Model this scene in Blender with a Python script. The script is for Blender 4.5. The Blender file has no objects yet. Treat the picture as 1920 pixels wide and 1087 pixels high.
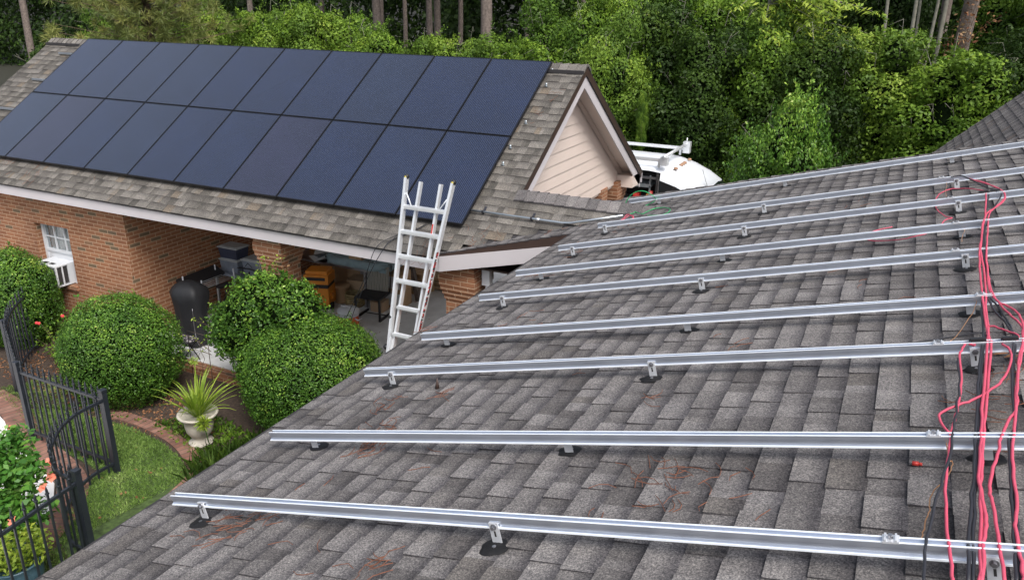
import bpy, math, random
import numpy as np
from mathutils import Vector, Matrix

# ------------------------------------------------------------------ camera, sky, sun, exposure
scene = bpy.context.scene
COL = scene.collection
cam_d = bpy.data.cameras.new("camera"); cam = bpy.data.objects.new("camera", cam_d); COL.objects.link(cam)
F_PX, YAW, PIT, ROLL = 1483.1, 0.45028, 0.35117, 0.01483
cam_d.sensor_width = 36.0; cam_d.lens = 36.0 * F_PX / 1920.0
cam_d.clip_start = 0.05; cam_d.clip_end = 500
_r = Vector((math.cos(YAW), math.sin(YAW), 0))
_f = Vector((-math.sin(YAW) * math.cos(PIT), math.cos(YAW) * math.cos(PIT), -math.sin(PIT)))
_u = _r.cross(_f)
_r2 = math.cos(ROLL) * _r + math.sin(ROLL) * _u
_u2 = -math.sin(ROLL) * _r + math.cos(ROLL) * _u
m3 = Matrix((_r2, _u2, -_f)).transposed()
cam.matrix_world = Matrix.Translation((0, 0, 5.8)) @ m3.to_4x4()
scene.camera = cam

SUN_EL, SUN_AZ = math.radians(52), math.radians(128)      # azimuth clockwise from +Y
world = bpy.data.worlds.new("World"); scene.world = world; world.use_nodes = True
wn = world.node_tree.nodes; wl = world.node_tree.links
for n in list(wn): wn.remove(n)
sky = wn.new("ShaderNodeTexSky"); sky.sky_type = 'NISHITA'; sky.sun_disc = False
sky.sun_elevation = SUN_EL; sky.sun_rotation = SUN_AZ; sky.dust_density = 4.0; sky.air_density = 1.0; sky.ozone_density = 1.0
hs = wn.new("ShaderNodeHueSaturation"); hs.inputs['Saturation'].default_value = 0.5
bg = wn.new("ShaderNodeBackground"); bg.inputs['Strength'].default_value = 0.15
wo = wn.new("ShaderNodeOutputWorld")
wl.new(sky.outputs[0], hs.inputs['Color']); wl.new(hs.outputs[0], bg.inputs['Color']); wl.new(bg.outputs[0], wo.inputs['Surface'])
sd = bpy.data.lights.new("sun", 'SUN'); sd.energy = 1.7; sd.angle = math.radians(24); sd.color = (1.0, 0.96, 0.92)
sun = bpy.data.objects.new("sun", sd); COL.objects.link(sun)
sdir = Vector((math.sin(SUN_AZ) * math.cos(SUN_EL), math.cos(SUN_AZ) * math.cos(SUN_EL), math.sin(SUN_EL)))
sun.rotation_euler = sdir.to_track_quat('Z', 'Y').to_euler(); sun.location = sdir * 60
vs = scene.view_settings
scene.display_settings.display_device = 'sRGB'
vs.view_transform = 'Standard'; vs.look = 'None'; vs.gamma = 1.0; vs.use_curve_mapping = False
vs.exposure = 0.58

rnd = random.Random(7)
NR = np.random.default_rng(11)

# ------------------------------------------------------------------ materials
def nmat(name):
    m = bpy.data.materials.new(name); m.use_nodes = True
    nt = m.node_tree; b = nt.nodes["Principled BSDF"]
    return m, nt, b
def ramp(nt, fac, stops):
    r = nt.nodes.new("ShaderNodeValToRGB"); e = r.color_ramp.elements
    while len(e) > 1: e.remove(e[-1])
    e[0].position = stops[0][0]; e[0].color = (*stops[0][1], 1)
    for p, c in stops[1:]:
        x = e.new(p); x.color = (*c, 1)
    if fac is not None: nt.links.new(fac, r.inputs[0])
    return r
def noise(nt, scale, detail=3, coord='Object', rough=.55, vec=None):
    n = nt.nodes.new("ShaderNodeTexNoise"); n.inputs['Scale'].default_value = scale
    n.inputs['Detail'].default_value = detail; n.inputs['Roughness'].default_value = rough
    if vec is None:
        t = nt.nodes.new("ShaderNodeTexCoord"); vec = t.outputs[coord]
    nt.links.new(vec, n.inputs['Vector'])
    return n
def mixc(nt, a, b, fac, mode='MIX'):
    m = nt.nodes.new("ShaderNodeMix"); m.data_type = 'RGBA'; m.blend_type = mode
    for s, v in ((m.inputs[6], a), (m.inputs[7], b), (m.inputs[0], fac)):
        if hasattr(v, 'links') or isinstance(v, bpy.types.NodeSocket): nt.links.new(v, s)
        else: s.default_value = (*v, 1) if isinstance(v, tuple) else v
    return m.outputs[2]
def bump(nt, b, h, strength=.3, dist=.01):
    bp = nt.nodes.new("ShaderNodeBump"); bp.inputs['Strength'].default_value = strength; bp.inputs['Distance'].default_value = dist
    nt.links.new(h, bp.inputs['Height']); nt.links.new(bp.outputs[0], b.inputs['Normal'])
def plain(name, col, rough=.6, metal=0, var=.12, scale=6, bumpy=0, spec=.5, bscale=60):
    m, nt, b = nmat(name)
    n = noise(nt, scale, 5)
    lo = tuple(c * (1 - var) for c in col); hi = tuple(min(1, c * (1 + var)) for c in col)
    r = ramp(nt, n.outputs[0], [(.3, lo), (.7, hi)])
    nt.links.new(r.outputs[0], b.inputs['Base Color'])
    b.inputs['Roughness'].default_value = rough; b.inputs['Metallic'].default_value = metal
    b.inputs['Specular IOR Level'].default_value = spec
    if bumpy:
        n2 = noise(nt, bscale, 4); bump(nt, b, n2.outputs[0], bumpy, .005)
    return m
def brick_mat():
    m, nt, b = nmat("red_brick")
    uv = nt.nodes.new("ShaderNodeUVMap")
    def bt(c1, c2, mo, bias=0):
        t = nt.nodes.new("ShaderNodeTexBrick"); t.inputs['Scale'].default_value = 1
        t.inputs['Brick Width'].default_value = .2135; t.inputs['Row Height'].default_value = .0677
        t.inputs['Mortar Size'].default_value = .0062; t.inputs['Mortar Smooth'].default_value = .15
        t.inputs['Color1'].default_value = (*c1, 1); t.inputs['Color2'].default_value = (*c2, 1); t.inputs['Mortar'].default_value = (*mo, 1)
        t.inputs['Bias'].default_value = bias; nt.links.new(uv.outputs[0], t.inputs['Vector']); return t
    t = bt((.25, .105, .052), (.36, .165, .085), (.50, .35, .235))
    t2 = bt((0, 0, 0), (1, 1, 1), (0, 0, 0))
    pick = ramp(nt, t2.outputs[0], [(.93, (0, 0, 0)), (.95, (1, 1, 1))])
    c = mixc(nt, t.outputs[0], (.16, .115, .07), pick.outputs[0])
    n = noise(nt, 1.3, 5); n2 = noise(nt, 90, 4)
    c = mixc(nt, c, (.55, .5, .45), .55, 'OVERLAY') if 0 else c
    rr = ramp(nt, n.outputs[0], [(.25, (.78, .78, .8)), (.7, (1.08, 1.05, 1.0))])
    c = mixc(nt, c, rr.outputs[0], 1.0, 'MULTIPLY')
    r3 = ramp(nt, n2.outputs[0], [(.3, (.78, .78, .78)), (.7, (1.15, 1.15, 1.15))])
    c = mixc(nt, c, r3.outputs[0], .8, 'MULTIPLY')
    nt.links.new(c, b.inputs['Base Color']); b.inputs['Roughness'].default_value = .88
    inv = nt.nodes.new("ShaderNodeMath"); inv.operation = 'MULTIPLY_ADD'; inv.inputs[1].default_value = -1; inv.inputs[2].default_value = 1
    nt.links.new(t.outputs[1], inv.inputs[0])
    ad = nt.nodes.new("ShaderNodeMath"); ad.operation = 'MULTIPLY_ADD'; ad.inputs[1].default_value = .25
    nt.links.new(n2.outputs[0], ad.inputs[0]); nt.links.new(inv.outputs[0], ad.inputs[2])
    bump(nt, b, ad.outputs[0], .8, .008)
    return m
def paver_mat():
    m, nt, b = nmat("brick_paver")
    uv = nt.nodes.new("ShaderNodeUVMap")
    t = nt.nodes.new("ShaderNodeTexBrick"); t.inputs['Scale'].default_value = 1; t.offset = 0
    t.inputs['Brick Width'].default_value = .5; t.inputs['Row Height'].default_value = .1; t.inputs['Mortar Size'].default_value = .006
    t.inputs['Color1'].default_value = (.20, .095, .07, 1); t.inputs['Color2'].default_value = (.30, .17, .13, 1); t.inputs['Mortar'].default_value = (.10, .085, .07, 1)
    nt.links.new(uv.outputs[0], t.inputs['Vector'])
    n = noise(nt, 7, 5); r = ramp(nt, n.outputs[0], [(.3, (.6, .6, .6)), (.7, (1.2, 1.15, 1.1))])
    nt.links.new(mixc(nt, t.outputs[0], r.outputs[0], 1.0, 'MULTIPLY'), b.inputs['Base Color'])
    b.inputs['Roughness'].default_value = .9; bump(nt, b, t.outputs[1], -.5, .006)
    return m
def shingle_mat(name, lo, mid, hi, warm=(.13, .105, .08), band=.45):
    m, nt, b = nmat(name)
    at = nt.nodes.new("ShaderNodeAttribute"); at.attribute_name = 'tone'
    r = ramp(nt, at.outputs['Fac'], [(0, lo), (.35, mid), (.8, hi), (1, warm)])
    r.color_ramp.interpolation = 'LINEAR'
    g1 = noise(nt, 165, 3, rough=.75); g2 = noise(nt, 85, 2, rough=.6); g3 = noise(nt, 3.0, 5); g4 = noise(nt, 14, 4)
    sp = ramp(nt, g1.outputs[0], [(.34, (.34, .34, .36)), (.5, (.95, .95, .95)), (.64, (1.85, 1.8, 1.75))])
    c = mixc(nt, r.outputs[0], sp.outputs[0], .85, 'MULTIPLY')
    sp2 = ramp(nt, g2.outputs[0], [(.36, (.60, .60, .62)), (.64, (1.38, 1.37, 1.34))])
    c = mixc(nt, c, sp2.outputs[0], .7, 'MULTIPLY')
    big = ramp(nt, g3.outputs[0], [(.3, (.84, .83, .84)), (.7, (1.12, 1.11, 1.1))])
    c = mixc(nt, c, big.outputs[0], 1.0, 'MULTIPLY')
    st = ramp(nt, g4.outputs[0], [(.3, (.85, .85, .86)), (.65, (1.06, 1.06, 1.06))])
    c = mixc(nt, c, st.outputs[0], 1.0, 'MULTIPLY')
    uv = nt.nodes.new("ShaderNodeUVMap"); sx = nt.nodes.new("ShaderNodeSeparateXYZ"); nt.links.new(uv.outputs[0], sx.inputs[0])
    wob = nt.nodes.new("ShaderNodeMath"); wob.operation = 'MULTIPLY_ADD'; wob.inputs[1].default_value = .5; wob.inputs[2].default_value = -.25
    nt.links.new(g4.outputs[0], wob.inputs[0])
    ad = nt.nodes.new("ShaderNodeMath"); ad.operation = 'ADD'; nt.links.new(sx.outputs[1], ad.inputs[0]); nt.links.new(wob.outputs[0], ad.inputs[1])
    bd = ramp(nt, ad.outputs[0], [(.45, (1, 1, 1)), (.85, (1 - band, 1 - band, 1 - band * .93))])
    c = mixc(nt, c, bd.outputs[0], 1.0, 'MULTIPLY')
    nt.links.new(c, b.inputs['Base Color']); b.inputs['Roughness'].default_value = .93; b.inputs['Specular IOR Level'].default_value = .25
    bump(nt, b, g1.outputs[0], .45, .004)
    return m
def leaf_mat(name, stops, rough=.42, trans=.22, spec=.4):
    m, nt, b = nmat(name)
    at = nt.nodes.new("ShaderNodeAttribute"); at.attribute_name = 'tone'
    n = noise(nt, 2.2, 3); ad = nt.nodes.new("ShaderNodeMath"); ad.operation = 'MULTIPLY_ADD'; ad.inputs[1].default_value = .55
    nt.links.new(n.outputs[0], ad.inputs[0]); 
    ml = nt.nodes.new("ShaderNodeMath"); ml.operation = 'MULTIPLY_ADD'; ml.inputs[1].default_value = .75; ml.inputs[2].default_value = -.15
    nt.links.new(at.outputs['Fac'], ml.inputs[0]); nt.links.new(ml.outputs[0], ad.inputs[2])
    r = ramp(nt, ad.outputs[0], stops)
    nt.links.new(r.outputs[0], b.inputs['Base Color']); b.inputs['Roughness'].default_value = rough; b.inputs['Specular IOR Level'].default_value = spec
    tr = nt.nodes.new("ShaderNodeBsdfTranslucent"); nt.links.new(r.outputs[0], tr.inputs['Color'])
    mx = nt.nodes.new("ShaderNodeMixShader"); mx.inputs[0].default_value = trans
    out = nt.nodes["Material Output"]
    nt.links.new(b.outputs[0], mx.inputs[1]); nt.links.new(tr.outputs[0], mx.inputs[2]); nt.links.new(mx.outputs[0], out.inputs['Surface'])
    return m
def glass_panel_mat():
    m, nt, b = nmat("solar_cells")
    uv = nt.nodes.new("ShaderNodeUVMap"); sx = nt.nodes.new("ShaderNodeSeparateXYZ"); nt.links.new(uv.outputs[0], sx.inputs[0])
    oi = nt.nodes.new("ShaderNodeObjectInfo")
    def stripes(src, n, w):
        a = nt.nodes.new("ShaderNodeMath"); a.operation = 'MULTIPLY'; a.inputs[1].default_value = n; nt.links.new(src, a.inputs[0])
        fr = nt.nodes.new("ShaderNodeMath"); fr.operation = 'FRACT'; nt.links.new(a.outputs[0], fr.inputs[0])
        lt = nt.nodes.new("ShaderNodeMath"); lt.operation = 'LESS_THAN'; lt.inputs[1].default_value = w; nt.links.new(fr.outputs[0], lt.inputs[0]); return lt.outputs[0]
    nz = noise(nt, 1.1, 4); nz2 = noise(nt, 5, 3)
    base = ramp(nt, nz.outputs[0], [(.3, (.004, .008, .022)), (.7, (.009, .017, .044))])
    tint = ramp(nt, oi.outputs['Random'], [(0, (.6, .75, 1.0)), (.5, (1.0, 1.0, 1.0)), (.72, (.9, .95, 1.1)), (.8, (1.8, .95, .95)), (1, (1.5, .9, .9))])
    tint.color_ramp.interpolation = 'CONSTANT'
    c = mixc(nt, base.outputs[0], tint.outputs[0], 1.0, 'MULTIPLY')
    s1 = stripes(sx.outputs[0], 36, .26)
    c = mixc(nt, c, (.042, .054, .090), s1)
    nt.links.new(c, b.inputs['Base Color'])
    rr = nt.nodes.new("ShaderNodeMapRange"); rr.inputs[3].default_value = .10; rr.inputs[4].default_value = .24
    nt.links.new(nz2.outputs[0], rr.inputs[0]); nt.links.new(rr.outputs[0], b.inputs['Roughness'])
    b.inputs['Specular IOR Level'].default_value = .5; b.inputs['Coat Weight'].default_value = .9; b.inputs['Coat Roughness'].default_value = .16; b.inputs['Coat IOR'].default_value = 1.42
    return m
def glass_mat(name, col=(.9, .95, 1), rough=.05, trans=.9):
    m, nt, b = nmat(name); b.inputs['Base Color'].default_value = (*col, 1)
    b.inputs['Roughness'].default_value = rough; b.inputs['Transmission Weight'].default_value = trans; return m
MT = {}
MT['brick'] = brick_mat(); MT['paver'] = paver_mat()
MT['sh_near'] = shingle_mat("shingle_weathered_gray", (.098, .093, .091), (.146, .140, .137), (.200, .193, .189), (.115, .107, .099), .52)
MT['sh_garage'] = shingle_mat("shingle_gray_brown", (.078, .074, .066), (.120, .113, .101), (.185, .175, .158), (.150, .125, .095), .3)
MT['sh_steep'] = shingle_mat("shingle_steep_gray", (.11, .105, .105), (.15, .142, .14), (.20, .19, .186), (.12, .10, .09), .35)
MT['cap'] = shingle_mat("ridge_cap_gray", (.12, .115, .105), (.17, .16, .145), (.235, .225, .205), (.2, .19, .175), .1)
MT['felt'] = plain("dark_felt", (.03, .028, .03), .9)
MT['white'] = plain("white_trim_paint", (.54, .51, .525), .5, var=.04, scale=2)
MT['cream'] = plain("cream_siding_paint", (.66, .56, .50), .55, var=.04, scale=1.2)
MT['browntrim'] = plain("dark_brown_metal_edge", (.050, .030, .024), .45)
MT['winwhite'] = plain("window_white_paint", (.64, .66, .69), .45, var=.03)
MT['alu'] = plain("brushed_aluminium_rail", (.66, .71, .80), .30, .88, var=.04, scale=3)
MT['alu_highlight'] = plain("aluminium_lip_highlight", (.88, .93, .98), .38, .15, var=.03)  # brighter, less metallic copy of the rail aluminium, painting its edge highlights
MT['alu_cast'] = plain("cast_aluminium_bracket", (.74, .76, .79), .42, .5, var=.08, scale=20)
MT['ladder'] = plain("ladder_aluminium", (.78, .80, .82), .38, .55, var=.05)
MT['steel'] = plain("galvanised_conduit", (.55, .60, .64), .3, .85, var=.06)
MT['bolt'] = plain("steel_bolt", (.35, .35, .37), .3, .9)
MT['black_pl'] = plain("black_plastic", (.018, .018, .02), .45)
MT['sealant'] = plain("black_sealant", (.012, .012, .013), .6, bumpy=.6, spec=.25)
MT['black_frame'] = plain("black_anodised_frame", (.012, .013, .017), .38, .3)
MT['cells'] = glass_panel_mat()
MT['red_cable'] = plain("red_cable_sheath", (.56, .075, .13), .5, var=.1)
MT['blk_cable'] = plain("black_cable_sheath", (.022, .023, .03), .5)
MT['green_cable'] = plain("green_wire_sheath", (.02, .33, .11), .45)
MT['copper'] = plain("bare_copper", (.62, .33, .17), .35, .8)
MT['fence'] = plain("black_fence_paint", (.020, .024, .032), .38, var=.2, bumpy=.15)
MT['concrete'] = plain("carport_concrete", (.62, .63, .63), .75, var=.16, scale=3, bumpy=.2)
MT['deck'] = plain("pale_pool_deck", (.72, .70, .68), .8, var=.06, scale=3)
MT['soil'] = plain("dark_mulch_soil", (.052, .036, .026), .95, var=.5, scale=22, bumpy=1, bscale=70)
MT['forest_soil'] = plain("forest_floor_litter", (.022, .022, .012), .95, var=.5, scale=5, bumpy=1)
MT['turf'] = plain("turf_soil_green", (.052, .085, .022), .95, var=.5, scale=14, bumpy=1)
MT['dark'] = plain("dark_interior", (.03, .028, .028), .8)
MT['soffit'] = plain("soffit_paint", (.74, .70, .66), .6, var=.05)
MT['stone'] = plain("cast_stone_urn", (.52, .48, .41), .85, var=.14, scale=9, bumpy=.5)
MT['blue_pot'] = plain("glazed_blue_pot", (.065, .125, .165), .25, var=.25, scale=5)
MT['card'] = plain("brown_cardboard", (.50, .33, .19), .8, var=.1)
MT['card_pale'] = plain("pale_cardboard", (.55, .40, .26), .8, var=.08)
MT['paper'] = plain("white_paper", (.74, .76, .78), .6, var=.04)
MT['orange'] = plain("orange_plastic", (.78, .28, .03), .4, var=.08)
MT['cooler_o'] = plain("cooler_orange_red", (.62, .10, .03), .4, var=.06)
MT['bluegrey'] = plain("pet_bed_blue_gray", (.28, .38, .42), .9, var=.14, scale=8, bumpy=.5)
MT['bark'] = plain("pine_bark", (.155, .125, .108), .95, var=.45, scale=14, bumpy=1, bscale=30)
MT['palebark'] = plain("pale_gray_bark", (.23, .22, .18), .9, var=.25, scale=12, bumpy=.6)
MT['twig'] = plain("brown_twig", (.11, .075, .05), .9, var=.3)
MT['inner'] = plain("dark_shrub_core", (.006, .011, .004), 1.0, var=.5, scale=30, bumpy=1, spec=0)  # near-black colour stands in for the shade deep inside the shrubs
MT['vanwhite'] = plain("white_van_paint", (.80, .83, .87), .22, var=.02)
MT['tyre'] = plain("tyre_rubber", (.02, .02, .02), .8)
MT['darkglass'] = plain("dark_tinted_glass", (.012, .016, .018), .08, spec=.8)
MT['amber'] = plain("amber_lens", (.35, .2, .12), .3)
MT['redthing'] = plain("red_enamel", (.5, .04, .03), .4)
MT['grill_cover'] = plain("black_vinyl_cover", (.016, .017, .020), .62, bumpy=1, bscale=6)
MT['needle'] = plain("dry_pine_needles", (.21, .088, .052), .8, var=.35, scale=30)
MT['flower'] = plain("coral_petals", (.80, .25, .16), .6, var=.15, scale=15)
MT['redflower'] = plain("red_petals", (.72, .05, .06), .6, var=.1)
MT['clear_bin'] = plain("clear_grey_plastic", (.22, .25, .30), .25, var=.15, scale=7)
MT['bin_lid'] = plain("milky_plastic_lid", (.42, .44, .45), .35)
MT['rust'] = plain("rusty_wire", (.10, .075, .055), .8, var=.3)
L_BOX = leaf_mat("clipped_shrub_leaves", [(0, (0.016, 0.042, 0.008)), (.30, (0.039, 0.103, 0.014)), (.55, (0.094, 0.205, 0.026)), (.76, (0.212, 0.370, 0.046)), (.9, (0.362, 0.488, 0.088)), (1, (0.580, 0.528, 0.220))], .40, spec=.3)
L_DARK = leaf_mat("dark_evergreen_leaves", [(0, (0.010, 0.022, 0.005)), (.45, (0.027, 0.057, 0.009)), (.8, (0.065, 0.118, 0.015)), (1, (0.140, 0.184, 0.026))], .5, spec=.2)
L_MID = leaf_mat("green_vine_leaves", [(0, (0.021, 0.048, 0.009)), (.4, (0.065, 0.133, 0.015)), (.75, (0.163, 0.273, 0.028)), (1, (0.340, 0.440, 0.053))], .5, spec=.22)
L_YEL = leaf_mat("olive_shrub_leaves", [(0, (0.028, 0.060, 0.011)), (.4, (0.091, 0.168, 0.021)), (.75, (0.195, 0.302, 0.035)), (1, (0.373, 0.441, 0.082))], .5, spec=.22)
L_LIME = leaf_mat("lime_leaves", [(0, (.12, .20, .02)), (.5, (.26, .38, .04)), (1, (.46, .52, .08))], .45, .3)
L_BRIGHT = leaf_mat("bright_green_leaves", [(0, (.03, .10, .015)), (.5, (.075, .22, .03)), (1, (.2, .38, .06))], .42, .28)
L_PINE = leaf_mat("pine_needle_sprays", [(0, (0.057, 0.086, 0.021)), (.45, (0.149, 0.184, 0.046)), (.8, (0.276, 0.276, 0.075)), (1, (0.391, 0.276, 0.127))], .5, .15)
L_GRASS = leaf_mat("lawn_blades", [(0, (0.050, 0.098, 0.018)), (.35, (0.134, 0.241, 0.044)), (.7, (0.246, 0.368, 0.088)), (1, (0.515, 0.529, 0.264))], .6, .25)
L_DRY = leaf_mat("dead_leaves", [(0, (.16, .06, .03)), (.5, (.32, .15, .07)), (1, (.45, .33, .16))], .7, .15)

def stripes_mat():
    m, nt, b = nmat("warning_label_print"); tc = nt.nodes.new("ShaderNodeTexCoord"); mp = nt.nodes.new("ShaderNodeMapping"); mp.inputs['Scale'].default_value = (40, 40, 62)
    nt.links.new(tc.outputs['Object'], mp.inputs[0]); w = nt.nodes.new("ShaderNodeTexWhiteNoise"); sn = nt.nodes.new("ShaderNodeVectorMath"); sn.operation = 'FLOOR'; nt.links.new(mp.outputs[0], sn.inputs[0]); nt.links.new(sn.outputs[0], w.inputs['Vector'])
    r = ramp(nt, w.outputs['Value'], [(0, (.5, .03, .03)), (.3, (.7, .7, .7)), (.55, (.02, .02, .02))]); r.color_ramp.interpolation = 'CONSTANT'; nt.links.new(r.outputs[0], b.inputs['Base Color']); return m
MT['stripes'] = stripes_mat()

# ------------------------------------------------------------------ object helpers
def tag(o, label=None, cat=None, group=None, kind=None):
    if label: o['label'] = label
    if cat: o['category'] = cat
    if group: o['group'] = group
    if kind: o['kind'] = kind
    return o
def thing(name, loc, label, cat, group=None, rotz=0.0):
    o = bpy.data.objects.new(name, None); COL.objects.link(o); o.location = loc; o.rotation_euler = (0, 0, rotz)
    o.empty_display_size = .1
    return tag(o, label, cat, group)
def copy_tree(o, parent=None):
    c = o.copy(); COL.objects.link(c)
    if parent: c.parent = parent; c.matrix_parent_inverse = o.matrix_parent_inverse.copy()
    for ch in list(o.children): copy_tree(ch, c)
    return c
class MB:
    def __init__(s): s.v = []; s.f = []; s.uv = []; s.tone = []; s.sm = []
    def face(s, pts, uv=None, tone=0.5, smooth=False):
        i = len(s.v); s.v += [tuple(p) for p in pts]; s.f.append(list(range(i, i + len(pts)))); s.uv.append(uv); s.tone.append(tone); s.sm.append(smooth)
    def idx(s, verts, faces, smooth=True, tone=.5):
        used = sorted({k for f in faces for k in f}); mp = {k: n_ for n_, k in enumerate(used)}; verts = [verts[k] for k in used]; faces = [[mp[k] for k in f] for f in faces]
        i = len(s.v); s.v += [tuple(p) for p in verts]
        for f in faces: s.f.append([i + k for k in f]); s.uv.append(None); s.tone.append(tone); s.sm.append(smooth)
    def box(s, a, b, M=None):
        x0, y0, z0 = [min(a[i], b[i]) for i in range(3)]; x1, y1, z1 = [max(a[i], b[i]) for i in range(3)]
        c = [Vector(p) for p in ((x0, y0, z0), (x1, y0, z0), (x1, y1, z0), (x0, y1, z0), (x0, y0, z1), (x1, y0, z1), (x1, y1, z1), (x0, y1, z1))]
        if M is not None: c = [M @ p for p in c]
        for q in ((0, 3, 2, 1), (4, 5, 6, 7), (0, 1, 5, 4), (1, 2, 6, 5), (2, 3, 7, 6), (3, 0, 4, 7)): s.face([c[k] for k in q])
        return s
    def beam(s, p, q, w, h, up=(0, 0, 1)):
        p = Vector(p); q = Vector(q); d = (q - p); L = d.length; d.normalize(); up = Vector(up)
        x = up.cross(d)
        if x.length < 1e-4: x = Vector((1, 0, 0)).cross(d)
        x.normalize(); z = d.cross(x)
        M = Matrix((x, d, z)).transposed().to_4x4(); M.translation = p
        return s.box((-w / 2, 0, -h / 2), (w / 2, L, h / 2), M)
    def extrude(s, prof, p, q, up=(0, 0, 1), caps=True):
        """prof: list of (side, height); from p to q"""
        p = Vector(p); q = Vector(q); d = (q - p).normalized(); x = d.cross(Vector(up)).normalized(); z = x.cross(d)
        A = [p + x * a + z * b for a, b in prof]; B = [q + x * a + z * b for a, b in prof]; n = len(prof)
        for i in range(n):
            j = (i + 1) % n; s.face([A[j], A[i], B[i], B[j]])
        if caps: s.face(A); s.face(B[::-1])
        return s
    def tube(s, pts, r, n=8, closed=False, caps=True, smooth=True):
        P = [Vector(p) for p in pts]; m = len(P); V = []; prev = None
        for i, p in enumerate(P):
            a = P[(i - 1) % m] if (closed or i > 0) else p; b = P[(i + 1) % m] if (closed or i < m - 1) else p
            t = (b - a)
            if t.length < 1e-9: t = Vector((0, 0, 1))
            t.normalize()
            if prev is None:
                x = t.orthogonal().normalized()
            else:
                x = prev - t * prev.dot(t)
                x = x.normalized() if x.length > 1e-6 else t.orthogonal().normalized()
            prev = x; y = t.cross(x); rr = r[i] if isinstance(r, (list, tuple)) else r
            for k in range(n):
                an = 2 * math.pi * k / n; V.append(p + (x * math.cos(an) + y * math.sin(an)) * rr)
        Fs = []
        for i in range(m if closed else m - 1):
            for k in range(n):
                a = i * n + k; b = i * n + (k + 1) % n; c = ((i + 1) % m) * n + (k + 1) % n; d = ((i + 1) % m) * n + k
                Fs.append((a, b, c, d))
        if caps and not closed: Fs.append(tuple(range(n))[::-1]); Fs.append(tuple((m - 1) * n + k for k in range(n)))
        s.idx(V, Fs, smooth); return s
    def lathe(s, prof, c=(0, 0, 0), n=28, smooth=True):
        V = []; Fs = []; c = Vector(c)
        for r, z in prof:
            for k in range(n):
                a = 2 * math.pi * k / n; V.append(c + Vector((r * math.cos(a), r * math.sin(a), z)))
        for i in range(len(prof) - 1):
            for k in range(n): Fs.append((i * n + k, i * n + (k + 1) % n, (i + 1) * n + (k + 1) % n, (i + 1) * n + k))
        Fs.append(tuple(range(n))[::-1]); Fs.append(tuple((len(prof) - 1) * n + k for k in range(n)))
        s.idx(V, Fs, smooth); return s
    def prism(s, poly, z0, z1):
        n = len(poly)
        for i in range(n):
            j = (i + 1) % n; s.face([(*poly[i], z0), (*poly[j], z0), (*poly[j], z1), (*poly[i], z1)])
        s.face([(*p, z1) for p in poly]); s.face([(*p, z0) for p in poly][::-1]); return s
    def build(s, name, mat, parent=None, boxuv=True, bevel=0, keep_loc=None):
        me = bpy.data.meshes.new(name); me.from_pydata(s.v, [], s.f); 
        uvl = me.uv_layers.new(name="UVMap"); dat = np.zeros(len(me.loops) * 2, np.float32)
        k = 0; V = s.v
        for pi, f in enumerate(s.f):
            if s.uv[pi] is not None:
                for (a, b) in s.uv[pi]: dat[k] = a; dat[k + 1] = b; k += 2
            else:
                nrm = me.polygons[pi].normal; ax = max(range(3), key=lambda i: abs(nrm[i]))
                ia, ib = ((1, 2), (0, 2), (0, 1))[ax]
                for vi in f: dat[k] = V[vi][ia]; dat[k + 1] = V[vi][ib]; k += 2
        uvl.data.foreach_set('uv', dat)
        at = me.attributes.new('tone', 'FLOAT', 'FACE'); at.data.foreach_set('value', np.array(s.tone, np.float32))
        me.polygons.foreach_set('use_smooth', np.array(s.sm, bool))
        me.materials.append(mat); me.update()
        o = bpy.data.objects.new(name, me); COL.objects.link(o)
        if parent is not None:
            o.parent = parent; 
            o.matrix_parent_inverse = Matrix.Identity(4)
            if keep_loc != 'local':      # vertices given in world coordinates
                o.matrix_parent_inverse = mat_of(parent).inverted()
        if bevel:
            b = o.modifiers.new('bevel', 'BEVEL'); b.width = bevel; b.segments = 2; b.limit_method = 'ANGLE'
        return o
def mat_of(p):
    M = Matrix.Translation(p.location) @ p.rotation_euler.to_matrix().to_4x4() @ Matrix.Diagonal((*p.scale, 1))
    return M if p.parent is None else mat_of(p.parent) @ p.matrix_parent_inverse @ M
def smooth_path(P, sub=6):
    P = [Vector(p) for p in P]; out = []
    for i in range(len(P) - 1):
        p0 = P[max(i - 1, 0)]; p1 = P[i]; p2 = P[i + 1]; p3 = P[min(i + 2, len(P) - 1)]
        for k in range(sub):
            t = k / sub
            out.append(.5 * ((2 * p1) + (p2 - p0) * t + (2 * p0 - 5 * p1 + 4 * p2 - p3) * t * t + (3 * p1 - p0 - 3 * p2 + p3) * t ** 3))
    out.append(P[-1]); return out

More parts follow.
